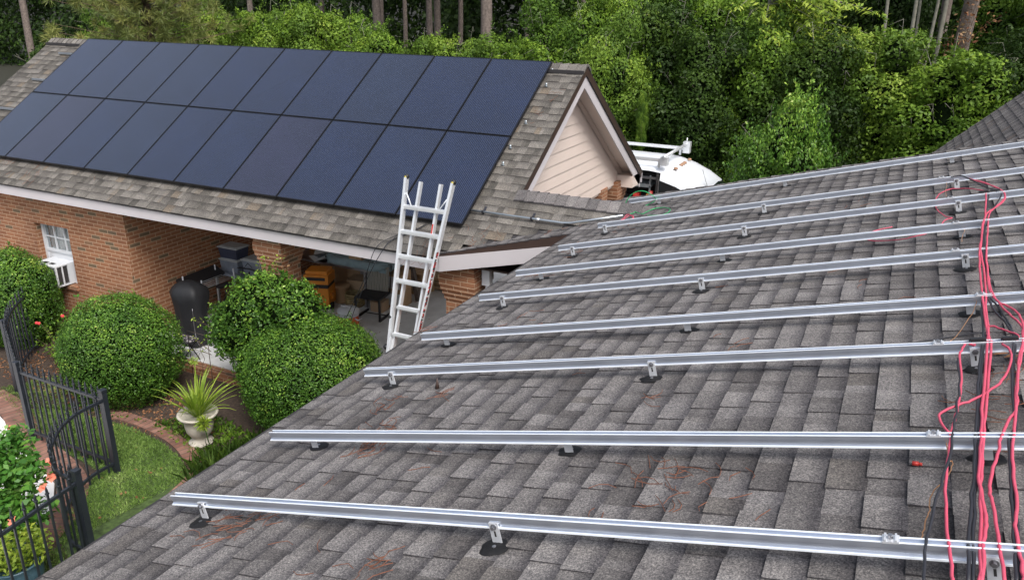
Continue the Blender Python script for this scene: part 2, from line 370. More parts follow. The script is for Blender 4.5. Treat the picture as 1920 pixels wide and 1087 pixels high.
# ------------------------------------------------------------------ leaves
def unit(a): return a / (np.linalg.norm(a, axis=1, keepdims=True) + 1e-9)
def leaf_mesh(name, pos, nrm, size, aspect=.5, tone=None, fold=.15, mat=None, direction=None):
    n = len(pos); size = np.broadcast_to(np.asarray(size, float), (n,))[:, None]
    nrm = unit(nrm)
    d = NR.normal(size=(n, 3)) if direction is None else direction + NR.normal(size=(n, 3)) * .25
    d = unit(d - nrm * (d * nrm).sum(1, keepdims=True)); s = np.cross(nrm, d)
    L = size; W = size * aspect
    v = np.empty((n, 4, 3)); v[:, 0] = pos - d * L * .5; v[:, 2] = pos + d * L * .5
    v[:, 1] = pos + s * W * .5 + nrm * W * fold - d * L * .06; v[:, 3] = pos - s * W * .5 + nrm * W * fold - d * L * .06
    me = bpy.data.meshes.new(name); me.vertices.add(n * 4); me.vertices.foreach_set('co', v.reshape(-1).astype(np.float32))
    me.loops.add(n * 4); me.loops.foreach_set('vertex_index', np.arange(n * 4, dtype=np.int32))
    me.polygons.add(n); me.polygons.foreach_set('loop_start', np.arange(0, n * 4, 4, dtype=np.int32))
    me.polygons.foreach_set('loop_total', np.full(n, 4, np.int32)); me.update(calc_edges=True)
    if tone is None: tone = NR.random(n)
    a = me.attributes.new('tone', 'FLOAT', 'FACE'); a.data.foreach_set('value', np.asarray(tone, np.float32))
    if mat: me.materials.append(mat)
    return me
def mobj(name, me, parent=None, loc=(0, 0, 0), rot=(0, 0, 0), scale=(1, 1, 1), mat=None):
    o = bpy.data.objects.new(name, me); COL.objects.link(o); o.location = loc; o.rotation_euler = rot; o.scale = scale
    if parent: o.parent = parent
    if mat:
        o.material_slots[0].link = 'OBJECT'; o.material_slots[0].material = mat
    return o
def lobed_cloud(n, nl, lr=(.3, .5), spread=.62, flat=1.0, seed=0, jitter=.05):
    """points on the outer skins of many lobes inside the unit ball, with outward normals; tone follows the lobe"""
    g = np.random.default_rng(seed)
    c = unit(g.normal(size=(nl, 3))) * (g.random((nl, 1)) ** .5) * spread; c[:, 2] *= flat
    r = g.uniform(lr[0], lr[1], nl); lt = g.random(nl)
    w = r ** 2; w /= w.sum(); k = g.choice(nl, n * 2, p=w)
    d = unit(g.normal(size=(n * 2, 3))); p = c[k] + d * (r[k] * (1 - np.abs(g.normal(size=n * 2)) * jitter * 2))[:, None]
    inside = np.zeros(n * 2, bool)
    for i in range(nl): inside |= (((p - c[i]) ** 2).sum(1) < (r[i] * .80) ** 2) & (k != i)
    keep = ~inside; p = p[keep][:n]; d = d[keep][:n]; kk = k[keep][:n]
    tone = np.clip(.5 * lt[kk] + .5 * g.random(len(p)) + .12 * d[:, 2], 0, 1)
    return p, unit(d + g.normal(size=d.shape) * .45), tone, c, r
def trunk_mesh(mb, base, top, r0, r1, bend=.1, seed=0, n=9):
    g = random.Random(seed); b = Vector(base); t = Vector(top); P = []; R = []
    ox = g.uniform(-bend, bend); oy = g.uniform(-bend, bend)
    for i in range(8):
        k = i / 7; P.append(b.lerp(t, k) + Vector((ox, oy, 0)) * math.sin(k * math.pi) + Vector((g.uniform(-1, 1), g.uniform(-1, 1), 0)) * r0 * .12); R.append(r0 + (r1 - r0) * k + (r0 * .35 if i == 0 else 0))
    mb.tube(P, R, n); return P

# ------------------------------------------------------------------ key measures (metres)
ER = .6661                                              # garage roof slope (rise/run)
def gz(y): return 2.72 + ER * (y - 8.22)                # garage front slope
RIDGE_Y, RIDGE_Z = 11.47, gz(11.47)
GX0, GX1 = -16.4, -4.35
NR_T = math.tan(math.radians(14.8))
def nz(x): return 2.745 + NR_T * (x + 5.05)             # low-pitched house roof
EAVE_X = -3.385

# ------------------------------------------------------------------ shingled slopes
def shingles(mb, O, U, V, ranges, e=.141, wr=(.10, .23), seed=1, t0=.005, t1=.006, tone_fn=None):
    """O origin on the slope, U along the eave, V up the slope; ranges(v) -> (u0,u1) or None, per course"""
    g = random.Random(seed); O = Vector(O); U = Vector(U).normalized(); V = Vector(V).normalized(); Nn = U.cross(V)
    if Nn.z < 0: Nn = -Nn
    k = 0
    while True:
        v0 = k * e; rg = ranges(v0); k += 1
        if rg == 'end': break
        if rg is None: continue
        u, u1 = rg; hi = g.random() < .5
        while u < u1 - .005:
            w = g.uniform(*wr); w = w * (1.15 if hi else .9); ue = min(u + w, u1)
            if u1 - ue < .04: ue = u1
            h = t0 + (t1 if hi else 0); 
            tn = g.random(); tn = tn * .62 + (.12 if hi else .0) + g.uniform(0, .1)
            if g.random() < .06: tn = .02
            if g.random() < .05: tn = .97
            vv = v0 + g.uniform(-.002, .002)
            jl = g.uniform(0, .0025)
            def P(a, b, c): return O + U * a + V * b + Nn * c
            a = P(u, vv, h + jl); b = P(ue, vv, h + jl); c = P(ue, v0 + e + .004, h * .35 + .0012); d = P(u, v0 + e + .004, h * .35 + .0012)
            nsp = g.random()
            if nsp < .5 and ue - u > .07:
                k_ = g.uniform(.3, .7); um = u + (ue - u) * k_; e_ = a.lerp(b, k_); f_ = d.lerp(c, k_); t2 = min(.9, max(0, tn + g.choice((-.24, -.16, .16, .24))))
                mb.face([a, e_, f_, d], [(u, 0), (um, 0), (um, 1), (u, 1)], tn); mb.face([e_, b, c, f_], [(um, 0), (ue, 0), (ue, 1), (um, 1)], t2)
            else: mb.face([a, b, c, d], [(u, 0), (ue, 0), (ue, 1), (u, 1)], tn)
            a2 = P(u, vv, -.004); b2 = P(ue, vv, -.004); c2 = P(ue, v0 + e + .004, -.004); d2 = P(u, v0 + e + .004, -.004)
            mb.face([a2, b2, b, a], [(u, 1)] * 4, tn * .4); mb.face([d2, a2, a, d], [(u, 1)] * 4, tn * .4); mb.face([b2, c2, c, b], [(u, 1)] * 4, tn * .4)
            u = ue; hi = not hi if g.random() < .85 else hi
def caps(mb, p, q, side, width=.16, e=.142, drop=.5, h=.012, seed=3, axis_up=(0, 0, 1)):
    """ridge cap shingles from p to q, folded over; side = horizontal unit vector across the ridge; drop = roof slope"""
    g = random.Random(seed); p = Vector(p); q = Vector(q); d = (q - p); L = d.length; d.normalize(); s = Vector(side)
    n = int(L / e); e = L / n; up = Vector(axis_up)
    for i in range(n):
        a = p + d * (i * e - .0); b = p + d * ((i + 1) * e + .004); t = g.random() * .8; j = g.uniform(0, .003)
        A = [a - s * width - up * (width * drop) + up * (h + j), a - s * .03 - up * .005 + up * (h + .006 + j), a + s * .03 - up * .005 + up * (h + .006 + j), a + s * width - up * (width * drop) + up * (h + j)]
        B = [b - s * width - up * (width * drop) + up * .004, b - s * .03 - up * .005 + up * .009, b + s * .03 - up * .005 + up * .009, b + s * width - up * (width * drop) + up * .004]
        for k in range(3): mb.face([A[k], A[k + 1], B[k + 1], B[k]], [(0, 0), (.1, 0), (.1, .4), (0, .4)], t)
        lo = [x - up * (h + .02) for x in A]
        for k in range(3): mb.face([lo[k], lo[k + 1], A[k + 1], A[k]], [(0, 1)] * 4, t * .3)
        for E_, F_, in ((A[0], B[0]), (A[3], B[3])): mb.face([E_ - up * .02, F_ - up * .02, F_, E_], [(0, 1)] * 4, t * .3)

# ------------------------------------------------------------------ ground, paths
mb = MB(); mb.face([(-120, -60, -.02), (90, -60, -.02), (90, 140, -.02), (-120, 140, -.02)]); tag(mb.build('ground', MT['forest_soil']), kind='structure')
mb = MB(); mb.prism([(-22, 2), (-3, 2), (-3, 8.45), (-22, 8.45)], -.2, 0.0); tag(mb.build('garden_bed', MT['soil']), kind='structure')
mb = MB(); mb.prism([(-11.2, 8.42), (-3.0, 8.42), (-3.0, 14.6), (-11.2, 14.6)], -.1, .13); tag(mb.build('carport_floor', MT['concrete']), kind='structure')
mb = MB(); mb.prism([(-4.4, 14.6), (8, 14.6), (8, 20), (-16, 20), (-16, 14.6)], -.1, .02); tag(mb.build('driveway', MT['concrete']), kind='structure')
# lawn base and blades
lawn_poly = [(-7.9, 2.5), (-3.2, 2.5), (-3.2, 5.6), (-7.45, 6.02), (-7.9, 6.28), (-8.5, 6.47), (-9.3, 6.55), (-10.4, 6.45), (-10.9, 6.2), (-9.8, 5.75), (-8.6, 5.6), (-8.3, 5.1), (-7.9, 4.5), (-7.2, 4.2)]
mb = MB(); mb.prism(lawn_poly, -.1, .008); tag(mb.build('lawn', MT['turf']), kind='structure')
# pale deck and brick border following the fence
deck_edge = [(-7.6, 1.0), (-7.75, 2.8), (-7.95, 3.7), (-8.17, 4.39), (-8.45, 4.85), (-8.85, 5.15), (-9.5, 5.35), (-10.4, 5.6), (-10.9, 5.84), (-11.5, 6.02), (-12.6, 6.14), (-14, 6.2), (-22, 6.3)]
mb = MB(); mb.prism(deck_edge[::-1] + [(-30, 1.0), (-30, 7.6)][::1], -.1, .012) if False else mb.prism([(-30, 1.0)] + deck_edge + [(-30, 6.3)], -.1, .012)
tag(mb.build('pool_deck', MT['deck']), kind='structure')
def ribbon(mb, pts, w, z, up=.0):
    P = [Vector((*p, 0)) for p in pts]; s = 0; pl = None
    for i in range(len(P)):
        t = (P[min(i + 1, len(P) - 1)] - P[max(i - 1, 0)]).normalized(); n = Vector((t.y, -t.x, 0))
        a = P[i] ; b = P[i] + n * w
        if pl is not None:
            ds = (P[i] - P[i - 1]).length
            mb.face([pl[0] + Vector((0, 0, z)), pl[1] + Vector((0, 0, z)), b + Vector((0, 0, z)), a + Vector((0, 0, z))], [(0.02, s), (.3, s), (.3, s + ds), (0.02, s + ds)])
            for q0, q1 in ((pl[1], b), (a, pl[0])): mb.face([q0 + Vector((0, 0, -.05)), q1 + Vector((0, 0, -.05)), q1 + Vector((0, 0, z)), q0 + Vector((0, 0, z))])
            s += ds
        pl = (a, b)
mb = MB(); ribbon(mb, [tuple(p[:2]) for p in smooth_path([(x, y, 0) for x, y in deck_edge[1:]], 5)], .36, .02); tag(mb.build('brick_border', MT['paver']), kind='structure')
mb = MB(); ribbon(mb, [tuple(p[:2]) for p in smooth_path([(-7.35, 5.3, 0), (-7.50, 6.0, 0), (-7.85, 6.28, 0), (-8.4, 6.5, 0), (-9.2, 6.62, 0), (-10.3, 6.55, 0)], 6)], .2, .025); tag(mb.build('brick_edging', MT['paver']), kind='structure')
mb = MB(); mb.box((-11.2, 8.22, 0), (-5.0, 8.418, .12)); tag(mb.build('brick_slab_edge', MT['brick']), kind='structure')

# ------------------------------------------------------------------ garage
garage = thing('brick_garage', (-8, 11, 0), 'open-front brick garage with cream gable siding and solar panels on its shingled roof', 'garage')
mb = MB()
W0, W1 = GX0 + .25, -11.2
# front wall with window hole
wx0, wx1, wz0, wz1 = -13.57, -12.66, .92, 1.98
for a, b in (((W0, 8.5, 0), (wx0, 8.72, 2.62)), ((wx1, 8.5, 0), (W1, 8.72, 2.62)), ((wx0, 8.5, 0), (wx1, 8.72, wz0)), ((wx0, 8.5, wz1), (wx1, 8.72, 2.62))): mb.box(a, b)
mb.box((W1 - .22, 8.72, 0), (W1, 14.3, 2.72)); mb.box((W0, 14.3, 0), (-9.2, 14.5, 2.62)); mb.box((W0, 8.72, 0), (W0 + .2, 14.3, 2.62))
mb.box((-9.2, 14.3, 2.25), (-4.66, 14.5, 2.62))
mb.build('brick_wall', MT['brick'], garage)
# gable masonry fills at the left end
mb = MB(); 
for xx in (GX0 + .26, ):
    mb.face([(xx, 8.5, 2.6), (xx, 14.44, 2.6), (xx, RIDGE_Y, RIDGE_Z - .1)][::-1])
mb.build('gable_wall', MT['cream'], garage)
def pillar(cx, cy, parent, top=2.55, w=.40, z0=.12):
    mb = MB(); h = w / 2
    n = 0; z = z0
    ctop = top - 7 * .0677
    mb.box((cx - h, cy - h, z0), (cx + h, cy + h, ctop))
    for i in range(7):
        st = [.018, .036, .055, .068, .068, .055, .05][i]
        mb.box((cx - h - st, cy - h - st, ctop + i * .0677 + .0005), (cx + h + st, cy + h + st, ctop + (i + 1) * .0677 - (.004 if i < 3 else 0)))
    return mb.build('pillar', MT['brick'], parent)
pillar(-8.02, 8.62, garage); pillar(-4.86, 8.66, garage); pillar(-4.86, 14.26, garage, top=2.62)
mb = MB(); mb.box((-5.0, 13.3, .13), (-4.66, 13.62, 2.6)); mb.build('pillar', MT['brick'], garage)
mb = MB(); mb.box((-4.60, 13.66, 1.2), (-4.50, 13.9, 2.25)); mb.beam((-4.5, 13.55, 2.3), (-4.3, 13.8, 2.26), .22, .03); mb.build('bracket_shelf', MT['rust'], garage)
# roof decks (front and back) + soffit
mb = MB()
def slab(mb, P, t):
    P = [Vector(p) for p in P]; n = (P[1] - P[0]).cross(P[3] - P[0]).normalized()
    if n.z < 0: n = -n
    Q = [p - n * t for p in P]; mb.face(P); mb.face(Q[::-1])
    for i in range(len(P)):
        j = (i + 1) % len(P); mb.face([P[i], P[j], Q[j], Q[i]])
g_ = .005
slab(mb, [(GX0 + .01, 8.24, gz(8.24) - g_), (-5.08, 8.24, gz(8.24) - g_), (-5.08, RIDGE_Y, RIDGE_Z - g_), (GX0 + .01, RIDGE_Y, RIDGE_Z - g_)], .1)
slab(mb, [(GX0 + .01, RIDGE_Y, RIDGE_Z - g_ - .002), (GX1 - .01, RIDGE_Y, RIDGE_Z - g_ - .002), (GX1 - .01, 14.70, gz(8.24) - g_), (GX0 + .01, 14.70, gz(8.24) - g_)], .1)
mb.build('roof_deck', MT['felt'], garage)
cs = 1 / math.sqrt(1 + ER * ER); VF = (0, cs, ER * cs); VB = (0, -cs, ER * cs); SL = (RIDGE_Y - 8.2) / cs
mb = MB()
# front slope runs to the right below the connector ridge as well
CR_Y = 9.27
def fr(v):
    y = 8.2 + v * cs
    if v > SL - .07: return 'end'
    return (0, (min(-2.3, -5.05 + (gz(y) - 2.745) / NR_T + .12, -5.04 + max(0, y - 8.235) * 8.2) if y < CR_Y - .03 else GX1) - GX0)
shingles(mb, (GX0, 8.2, gz(8.2)), (1, 0, 0), VF, fr, seed=4, wr=(.10, .22))
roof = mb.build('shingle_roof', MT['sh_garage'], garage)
mb = MB(); shingles(mb, (GX0, 14.74, gz(8.2)), (1, 0, 0), VB, lambda v: 'end' if v > SL - .07 else (0, GX1 - GX0), seed=5, wr=(.14, .3)); mb.build('shingle_roof', MT['sh_garage'], garage)
mb = MB(); caps(mb, (GX1 + .01, RIDGE_Y, RIDGE_Z + .012), (GX0 - .01, RIDGE_Y, RIDGE_Z + .012), (0, 1, 0), width=.15, drop=.62, h=.02); mb.build('ridge_cap', MT['cap'], roof)
mb = MB(); mb.box((-5.0, RIDGE_Y - .19, RIDGE_Z - .105), (GX1 - .0, RIDGE_Y - .12, RIDGE_Z - .055)); mb.build('ridge_vent', MT['felt'], roof)
mb = MB(); mb.box((GX0, RIDGE_Y - .19, RIDGE_Z - .105), (-15.4, RIDGE_Y - .12, RIDGE_Z - .055)); mb.build('ridge_vent', MT['felt'], roof)
# fascia and soffit
mb = MB(); mb.box((GX0, 8.235, 2.52), (-5.02, 8.26, 2.70)); mb.build('fascia_board', MT['white'], garage)
mb = MB(); mb.box((GX0, 14.68, 2.52), (GX1, 14.705, 2.70)); mb.build('fascia_board', MT['white'], garage)
mb = MB(); mb.box((GX0, 8.205, 2.685), (-5.02, 8.233, 2.715)); mb.build('drip_edge', MT['felt'], garage)
mb = MB(); mb.box((GX0 + .02, 8.262, 2.53), (-5.03, 8.78, 2.55)); mb.box((-11.2, 8.78, 2.60), (-4.7, 14.3, 2.63)); mb.build('soffit', MT['soffit'], garage)
# right gable: siding, vents, rake boards
sx_ = -4.70
mb = MB()
ys = lambda z: ((z - 2.72) / ER)                       # inset of the slope from the eave at height z
z = 2.56; nlap = 0
lapmb = MB()
while z < RIDGE_Z - .18:
    h = .175 if z < RIDGE_Z - .62 else .062
    z2 = z + h
    y0 = max(9.0, 8.30 + max(0, (z2 - 2.66)) / ER); y1 = 14.64 - max(0, (z2 - 2.66)) / ER
    y0b = max(9.0, 8.30 + max(0, (z - 2.66)) / ER); y1b = 14.64 - max(0, (z - 2.66)) / ER
    if y1 - y0 < .12: break
    out = .019 if h > .1 else .026
    lapmb.face([(sx_ + out, y0b, z), (sx_ + out, y1b, z), (sx_ + .004, y1, z2), (sx_ + .004, y0, z2)]); lapmb.face([(sx_ - .01, y0b, z), (sx_ - .01, y1b, z), (sx_ + out, y1b, z), (sx_ + out, y0b, z)])
    z = z2
lapmb.build('gable_siding', MT['cream'], garage)
mb = MB()
for sgn in (1, -1):
    def yy(y): return y if sgn == 1 else 2 * RIDGE_Y - y
    # barge board under the shingles: outer white, brown strip on top, soffit
    ys_ = 9.35 if sgn == 1 else 8.24
    a = Vector((GX1 - .03, yy(ys_), gz(ys_) - .12)); b = Vector((GX1 - .03, RIDGE_Y, RIDGE_Z - .12))
    Q = [a, b, b - Vector((0, 0, .19)), a - Vector((0, 0, .19))]
    R_ = [p - Vector((.022, 0, 0)) for p in Q]
    if sgn == 1: mb.face(Q[::-1]); mb.face(R_)
    else: mb.face(Q); mb.face(R_[::-1])
    mb.face([Q[2], Q[3], R_[3], R_[2]]); mb.face([Q[0], Q[1], R_[1], R_[0]]); mb.face([Q[0], Q[3], R_[3], R_[0]])
mb.build('rake_board', MT['white'], garage)
mb = MB()
for sgn in (1, -1):
    def yy(y): return y if sgn == 1 else 2 * RIDGE_Y - y
    ys_ = 9.3 if sgn == 1 else 8.2
    a = Vector((GX1 - .004, yy(ys_), gz(ys_) - .005)); b = Vector((GX1 - .004, RIDGE_Y, RIDGE_Z - .005))
    mb.face([a, b, b - Vector((0, 0, .12)), a - Vector((0, 0, .12))][::(-1 if sgn == 1 else 1)]); 
    mb.face([a - Vector((0, 0, .12)), b - Vector((0, 0, .12)), b - Vector((.03, 0, .12)), a - Vector((.03, 0, .12))])
mb.build('rake_edge_trim', MT['browntrim'], garage)
mb = MB()
for sgn in (1, -1):
    def yy(y): return y if sgn == 1 else 2 * RIDGE_Y - y
    ys_ = 9.35 if sgn == 1 else 8.26
    a = (GX1 - .054, yy(ys_), gz(ys_) - .16); b = (GX1 - .054, RIDGE_Y, RIDGE_Z - .16); c = (sx_, RIDGE_Y, RIDGE_Z - .16); d = (sx_, yy(ys_), gz(ys_) - .16)
    mb.face([a, b, c, d]); 
    # frieze board on the siding
    ys_ = 9.35 if sgn == 1 else 8.3
    e1 = Vector((sx_ + .032, yy(ys_), gz(ys_) - .17)); e2 = Vector((sx_ + .032, RIDGE_Y, RIDGE_Z - .17))
    mb.face([e1, e2, e2 - Vector((0, 0, .12)), e1 - Vector((0, 0, .12))])
mb.build('rake_soffit', MT['cream'], garage)
mb = MB(); mb.box((sx_, 14.2, 2.50), (GX1 - .03, 14.68, 2.72)); mb.box((sx_ - .1, 8.9, 2.5), (sx_ - .02, 14.6, 2.6)); mb.build('eave_return', MT['cream'], garage)
# window with sash, panes
win = MB(); win.box((wx0, 8.62, wz0), (wx0 + .06, 8.70, wz1)); win.box((wx1 - .06, 8.62, wz0), (wx1, 8.70, wz1)); win.box((wx0 + .06, 8.62, wz1 - .05), (wx1 - .06, 8.70, wz1)); win.box((wx0 + .06, 8.60, wz0), (wx1 - .06, 8.70, wz0 + .04))
win.box((wx0 + .06, 8.615, 1.44), (wx1 - .06, 8.68, 1.485)); win.box((wx0 + .06, 8.64, 1.30), (wx1 - .06, 8.68, 1.436))
for k in (1, 2): xk = wx0 + .06 + (wx1 - wx0 - .12) * k / 3; win.box((xk - .011, 8.63, 1.487), (xk + .011, 8.655, wz1 - .052))
win.box((wx0 + .06, 8.632, 1.70), (wx1 - .06, 8.653, 1.722))
window = win.build('window', MT['winwhite'], garage, bevel=.002)
mb = MB(); mb.box((wx0 + .06, 8.662, wz0 + .04), (wx1 - .06, 8.666, wz1 - .05)); mb.build('pane', glass_mat("window_glass", (.75, .8, .82), .03, .85), window)
mb = MB(); 
for k in range(3):
    xk = wx0 + .06 + (wx1 - wx0 - .12) * k / 3; wv = .26
    mb.box((xk + .07, 8.70, 1.5), (xk + .10, 8.72, 1.95)); mb.box((xk + .13, 8.71, 1.46), (xk + wv, 8.73, 1.93))
mb.box((wx0 + .05, 8.74, wz0), (wx1 - .05, 8.76, wz1)); mb.build('curtain', MT['soffit'], window)
mb = MB(); mb.box((wx0 - .02, 8.46, wz0 - .075), (wx1 + .02, 8.62, wz0 - .002)); mb.build('sill', MT['brick'], window)
# ------------------------------------------------------------------ house: low roof, connector, steep wing
house = thing('brick_house', (0, 5, 0), 'near brick house whose low gray shingle roof carries bare aluminium rails', 'house')
csn = math.cos(math.radians(14.8)); snn = math.sin(math.radians(14.8))
NX0 = -5.06
mb = MB()
def nrange(v):
    x = NX0 + v * csn
    if x > 6.0: return 'end'
    if x < EAVE_X - .01: return (8.24 + (x + 5.06) * .118, 10.42)
    return (-3.0, 10.5)
# origin at Y=0; U along +Y, V up the slope (+X)
def shing_near():
    shingles(mb, (NX0, 0, nz(NX0)), (0, 1, 0), (csn, 0, snn), nrange, e=.1405, wr=(.10, .20), seed=12, t0=.005, t1=.0085)
shing_near()
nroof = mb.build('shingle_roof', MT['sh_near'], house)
mb = MB()
slab(mb, [(EAVE_X + .04, -3, nz(EAVE_X + .04) - .006), (6, -3, nz(6) - .006), (6, 8.44, nz(6) - .006), (EAVE_X + .04, 8.44, nz(EAVE_X + .04) - .006)], .12)
slab(mb, [(NX0 + .02, 8.262, nz(NX0 + .02) - .006), (-3.2, 8.478, nz(-3.2) - .006), (6, 8.478, nz(6) - .006), (6, 10.48, nz(6) - .006), (NX0 + .02, 10.48, nz(NX0 + .02) - .006)], .10)
slab(mb, [(6, -3, nz(6) - .006), (14, -3, nz(6) - 2.1), (14, 10.48, nz(6) - 2.1), (6, 10.48, nz(6) - .006)], .1)
mb.build('roof_deck', MT['felt'], house)
mb = MB(); caps(mb, (6.0, 10.5, nz(6) + .02), (6.0, -3, nz(6) + .02), (1, 0, 0), width=.15, drop=.26); mb.build('ridge_cap', MT['cap'], nroof)
mb = MB(); mb.box((EAVE_X + .02, -3, nz(EAVE_X) - .30), (EAVE_X + .045, 8.43, nz(EAVE_X) - .125)); mb.build('fascia_board', MT['white'], house)
# rake of the porch extension: brown flashing over white board
mb = MB()
def rakeface(mb, x0, x1, z_hi, z_lo, y, t=.02):
    P = [Vector((x0, y, nz(x0) + z_hi)), Vector((x1, y, nz(x1) + z_hi)), Vector((x1, y, nz(x1) + z_lo)), Vector((x0, y, nz(x0) + z_lo))]
    mb.face(P[::-1]); Q = [p + Vector((0, t, 0)) for p in P]; mb.face(Q)
    for i in range(4): mb.face([P[i], P[(i + 1) % 4], Q[(i + 1) % 4], Q[i]])
P4 = [Vector((-5.06, 8.236, nz(-5.06) - .003)), Vector((-3.2, 8.452, nz(-3.2) - .003)), Vector((-3.2, 8.452, nz(-3.2) - .135)), Vector((-5.06, 8.236, nz(-5.06) - .03))]
mb.face(P4[::-1]); Q4 = [p + Vector((0, .015, 0)) for p in P4]; mb.face([P4[2], P4[3], Q4[3], Q4[2]])
mb.build('rake_flashing', MT['browntrim'], house)
mb = MB()
P5 = [Vector((-5.02, 8.225, nz(-5.02) - .034)), Vector((-3.2, 8.437, nz(-3.2) - .137)), Vector((-3.2, 8.437, nz(-3.2) - .315)), Vector((-5.02, 8.225, 2.52))]
mb.face(P5[::-1]); Q5 = [p + Vector((0, .03, 0)) for p in P5]
for i in range(4): mb.face([P5[i], P5[(i + 1) % 4], Q5[(i + 1) % 4], Q5[i]])
mb.build('rake_board', MT['white'], house)
mb = MB(); mb.box((-5.02, 8.45, 2.56), (-3.0, 10.4, 2.58)); mb.build('porch_ceiling', MT['browntrim'], house)
mb = MB(); mb.box((-3.0, -3, 0), (-2.8, 8.6, nz(-3.0) - .14)); mb.box((-4.25, 9.3, .1), (-3.0, 9.5, 2.56)); mb.box((-2.8, 10.2, 0), (6, 10.4, nz(-2.8) - .14)); mb.box((5.8, -3, 0), (6, 10.2, 4.5)); mb.build('brick_wall', MT['brick'], house)
mb = MB(); mb.box((-4.53, 8.53, .1), (-4.44, 8.60, 2.22)); mb.box((-4.51, 8.54, 2.22), (-4.46, 8.62, 2.32)); mb.box((-4.56, 8.53, 2.32), (-4.45, 8.62, 2.55)); mb.build('downspout', MT['winwhite'], house, bevel=.005)
# connector roof: back slope + ridge caps (its front slope is the garage slope carried on)
CZ = gz(CR_Y)
mb = MB(); slab(mb, [(sx_ + .04, CR_Y, CZ), (-2.3, CR_Y, CZ), (-2.3, 10.35, CZ - ER * 1.08), (sx_ + .04, 10.35, CZ - ER * 1.08)], .05); slab(mb, [(-5.08, 8.46, gz(8.46) - .007), (-2.6, 8.46, gz(8.46) - .007), (-2.6, CR_Y, CZ - .007), (-5.08, CR_Y, CZ - .007)], .05); slab(mb, [(-5.08, CR_Y, CZ - .009), (GX1 - .01, CR_Y, CZ - .009), (GX1 - .01, RIDGE_Y, RIDGE_Z - .009), (-5.08, RIDGE_Y, RIDGE_Z - .009)], .09)
croof = mb.build('connector_roof', MT['felt'], house)
mb = MB(); shingles(mb, (sx_ + .04, 10.35, CZ - ER * 1.08), (1, 0, 0), VB, lambda v: 'end' if v > 1.22 else (0, 2.3), seed=8); mb.build('shingles', MT['sh_garage'], croof)
mb = MB(); caps(mb, (-2.55, CR_Y, CZ + .014), (-4.40, CR_Y, CZ + .02), (0, 1, 0), width=.155, drop=.6, h=.014, e=.142, seed=9); mb.build('ridge_cap', MT['sh_steep'], croof)
# steep wing behind the low roof
def wz(x): return 3.34 + .974 * (x - .775)
c45 = 1 / math.sqrt(1 + .974 ** 2)
mb = MB(); shingles(mb, (-.2, 0, wz(-.2)), (0, 1, 0), (c45, 0, .974 * c45), lambda v: 'end' if -.2 + v * c45 > 5 else (10.6, 17), e=.1415, wr=(.09, .2), seed=15)
wing = mb.build('steep_roof', MT['sh_steep'], house)
mb = MB(); slab(mb, [(-.2, 10.6, wz(-.2) - .006), (5, 10.6, wz(5) - .006), (5, 16.98, wz(5) - .006), (-.2, 16.98, wz(-.2) - .006)], .1); slab(mb, [(5, 10.6, wz(5) - .006), (9.8, 10.6, wz(.2) - .006), (9.8, 16.98, wz(.2) - .006), (5, 16.98, wz(5) - .006)], .1); mb.build('roof_deck', MT['felt'], wing)
mb = MB(); mb.box((0, 10.7, 0), (9.6, 16.8, 2.5)); mb.face([(.1, 16.8, 2.5), (9.5, 16.8, 2.5), (5, 16.8, wz(5) - .1)]); mb.face([(.1, 10.7, 2.5), (9.5, 10.7, 2.5), (5, 10.7, wz(5) - .1)]); mb.build('wing_wall', MT['brick'], house)

# ------------------------------------------------------------------ solar panels on the garage
PW, PH, PP, PR = 1.016, 1.668, 1.03, 1.684
px0, py0, pz0 = -4.871, 11.379, 4.939                   # top right corner of the array
dn = Vector((0, -cs, -ER * cs)); nrmG = Vector((0, -ER * cs, cs))
ordw = ['first', 'second', 'third', 'fourth', 'fifth', 'sixth', 'seventh', 'eighth', 'ninth', 'last']
fr_mb = MB(); gl_mb = MB()
# local frame: x right, y up-slope, z normal; origin lower left
for a, b in (((0, 0, -.035), (.012, PH, 0)), ((PW - .012, 0, -.035), (PW, PH, 0)), ((.012, 0, -.035), (PW - .012, .012, 0)), ((.012, PH - .012, -.035), (PW - .012, PH, 0))): fr_mb.box(a, b)
fr_mb.box((.012, .012, -.035), (PW - .012, PH - .012, -.03))
gl_mb.face([(.012, .012, -.003), (PW - .012, .012, -.003), (PW - .012, PH - .012, -.003), (.012, PH - .012, -.003)], [(0, 0), (1, 0), (1, 1.65), (0, 1.65)])
proto = None
for row in range(2):
    for i in range(10):
        o = Vector((px0 - (10 - i) * PP, py0, pz0)) + dn * (PH + row * PR)
        if proto is None:
            proto = bpy.data.objects.new('solar_panel', None); COL.objects.link(proto)
            f_ = fr_mb.build('frame', MT['black_frame'], proto, keep_loc='local'); g2_ = gl_mb.build('cell_sheet', MT['cells'], proto, keep_loc='local')
            t = proto
        else: t = copy_tree(proto)
        t.location = o; t.rotation_euler = (math.atan(ER), 0, 0)
        where = (ordw[i] + (' panel from the left in' if i < 9 else ' panel at the right end of'))
        tag(t, f"black framed solar panel, {where} the {'upper' if row == 0 else 'lower'} row", 'solar panel', 'solar panels on the garage roof')
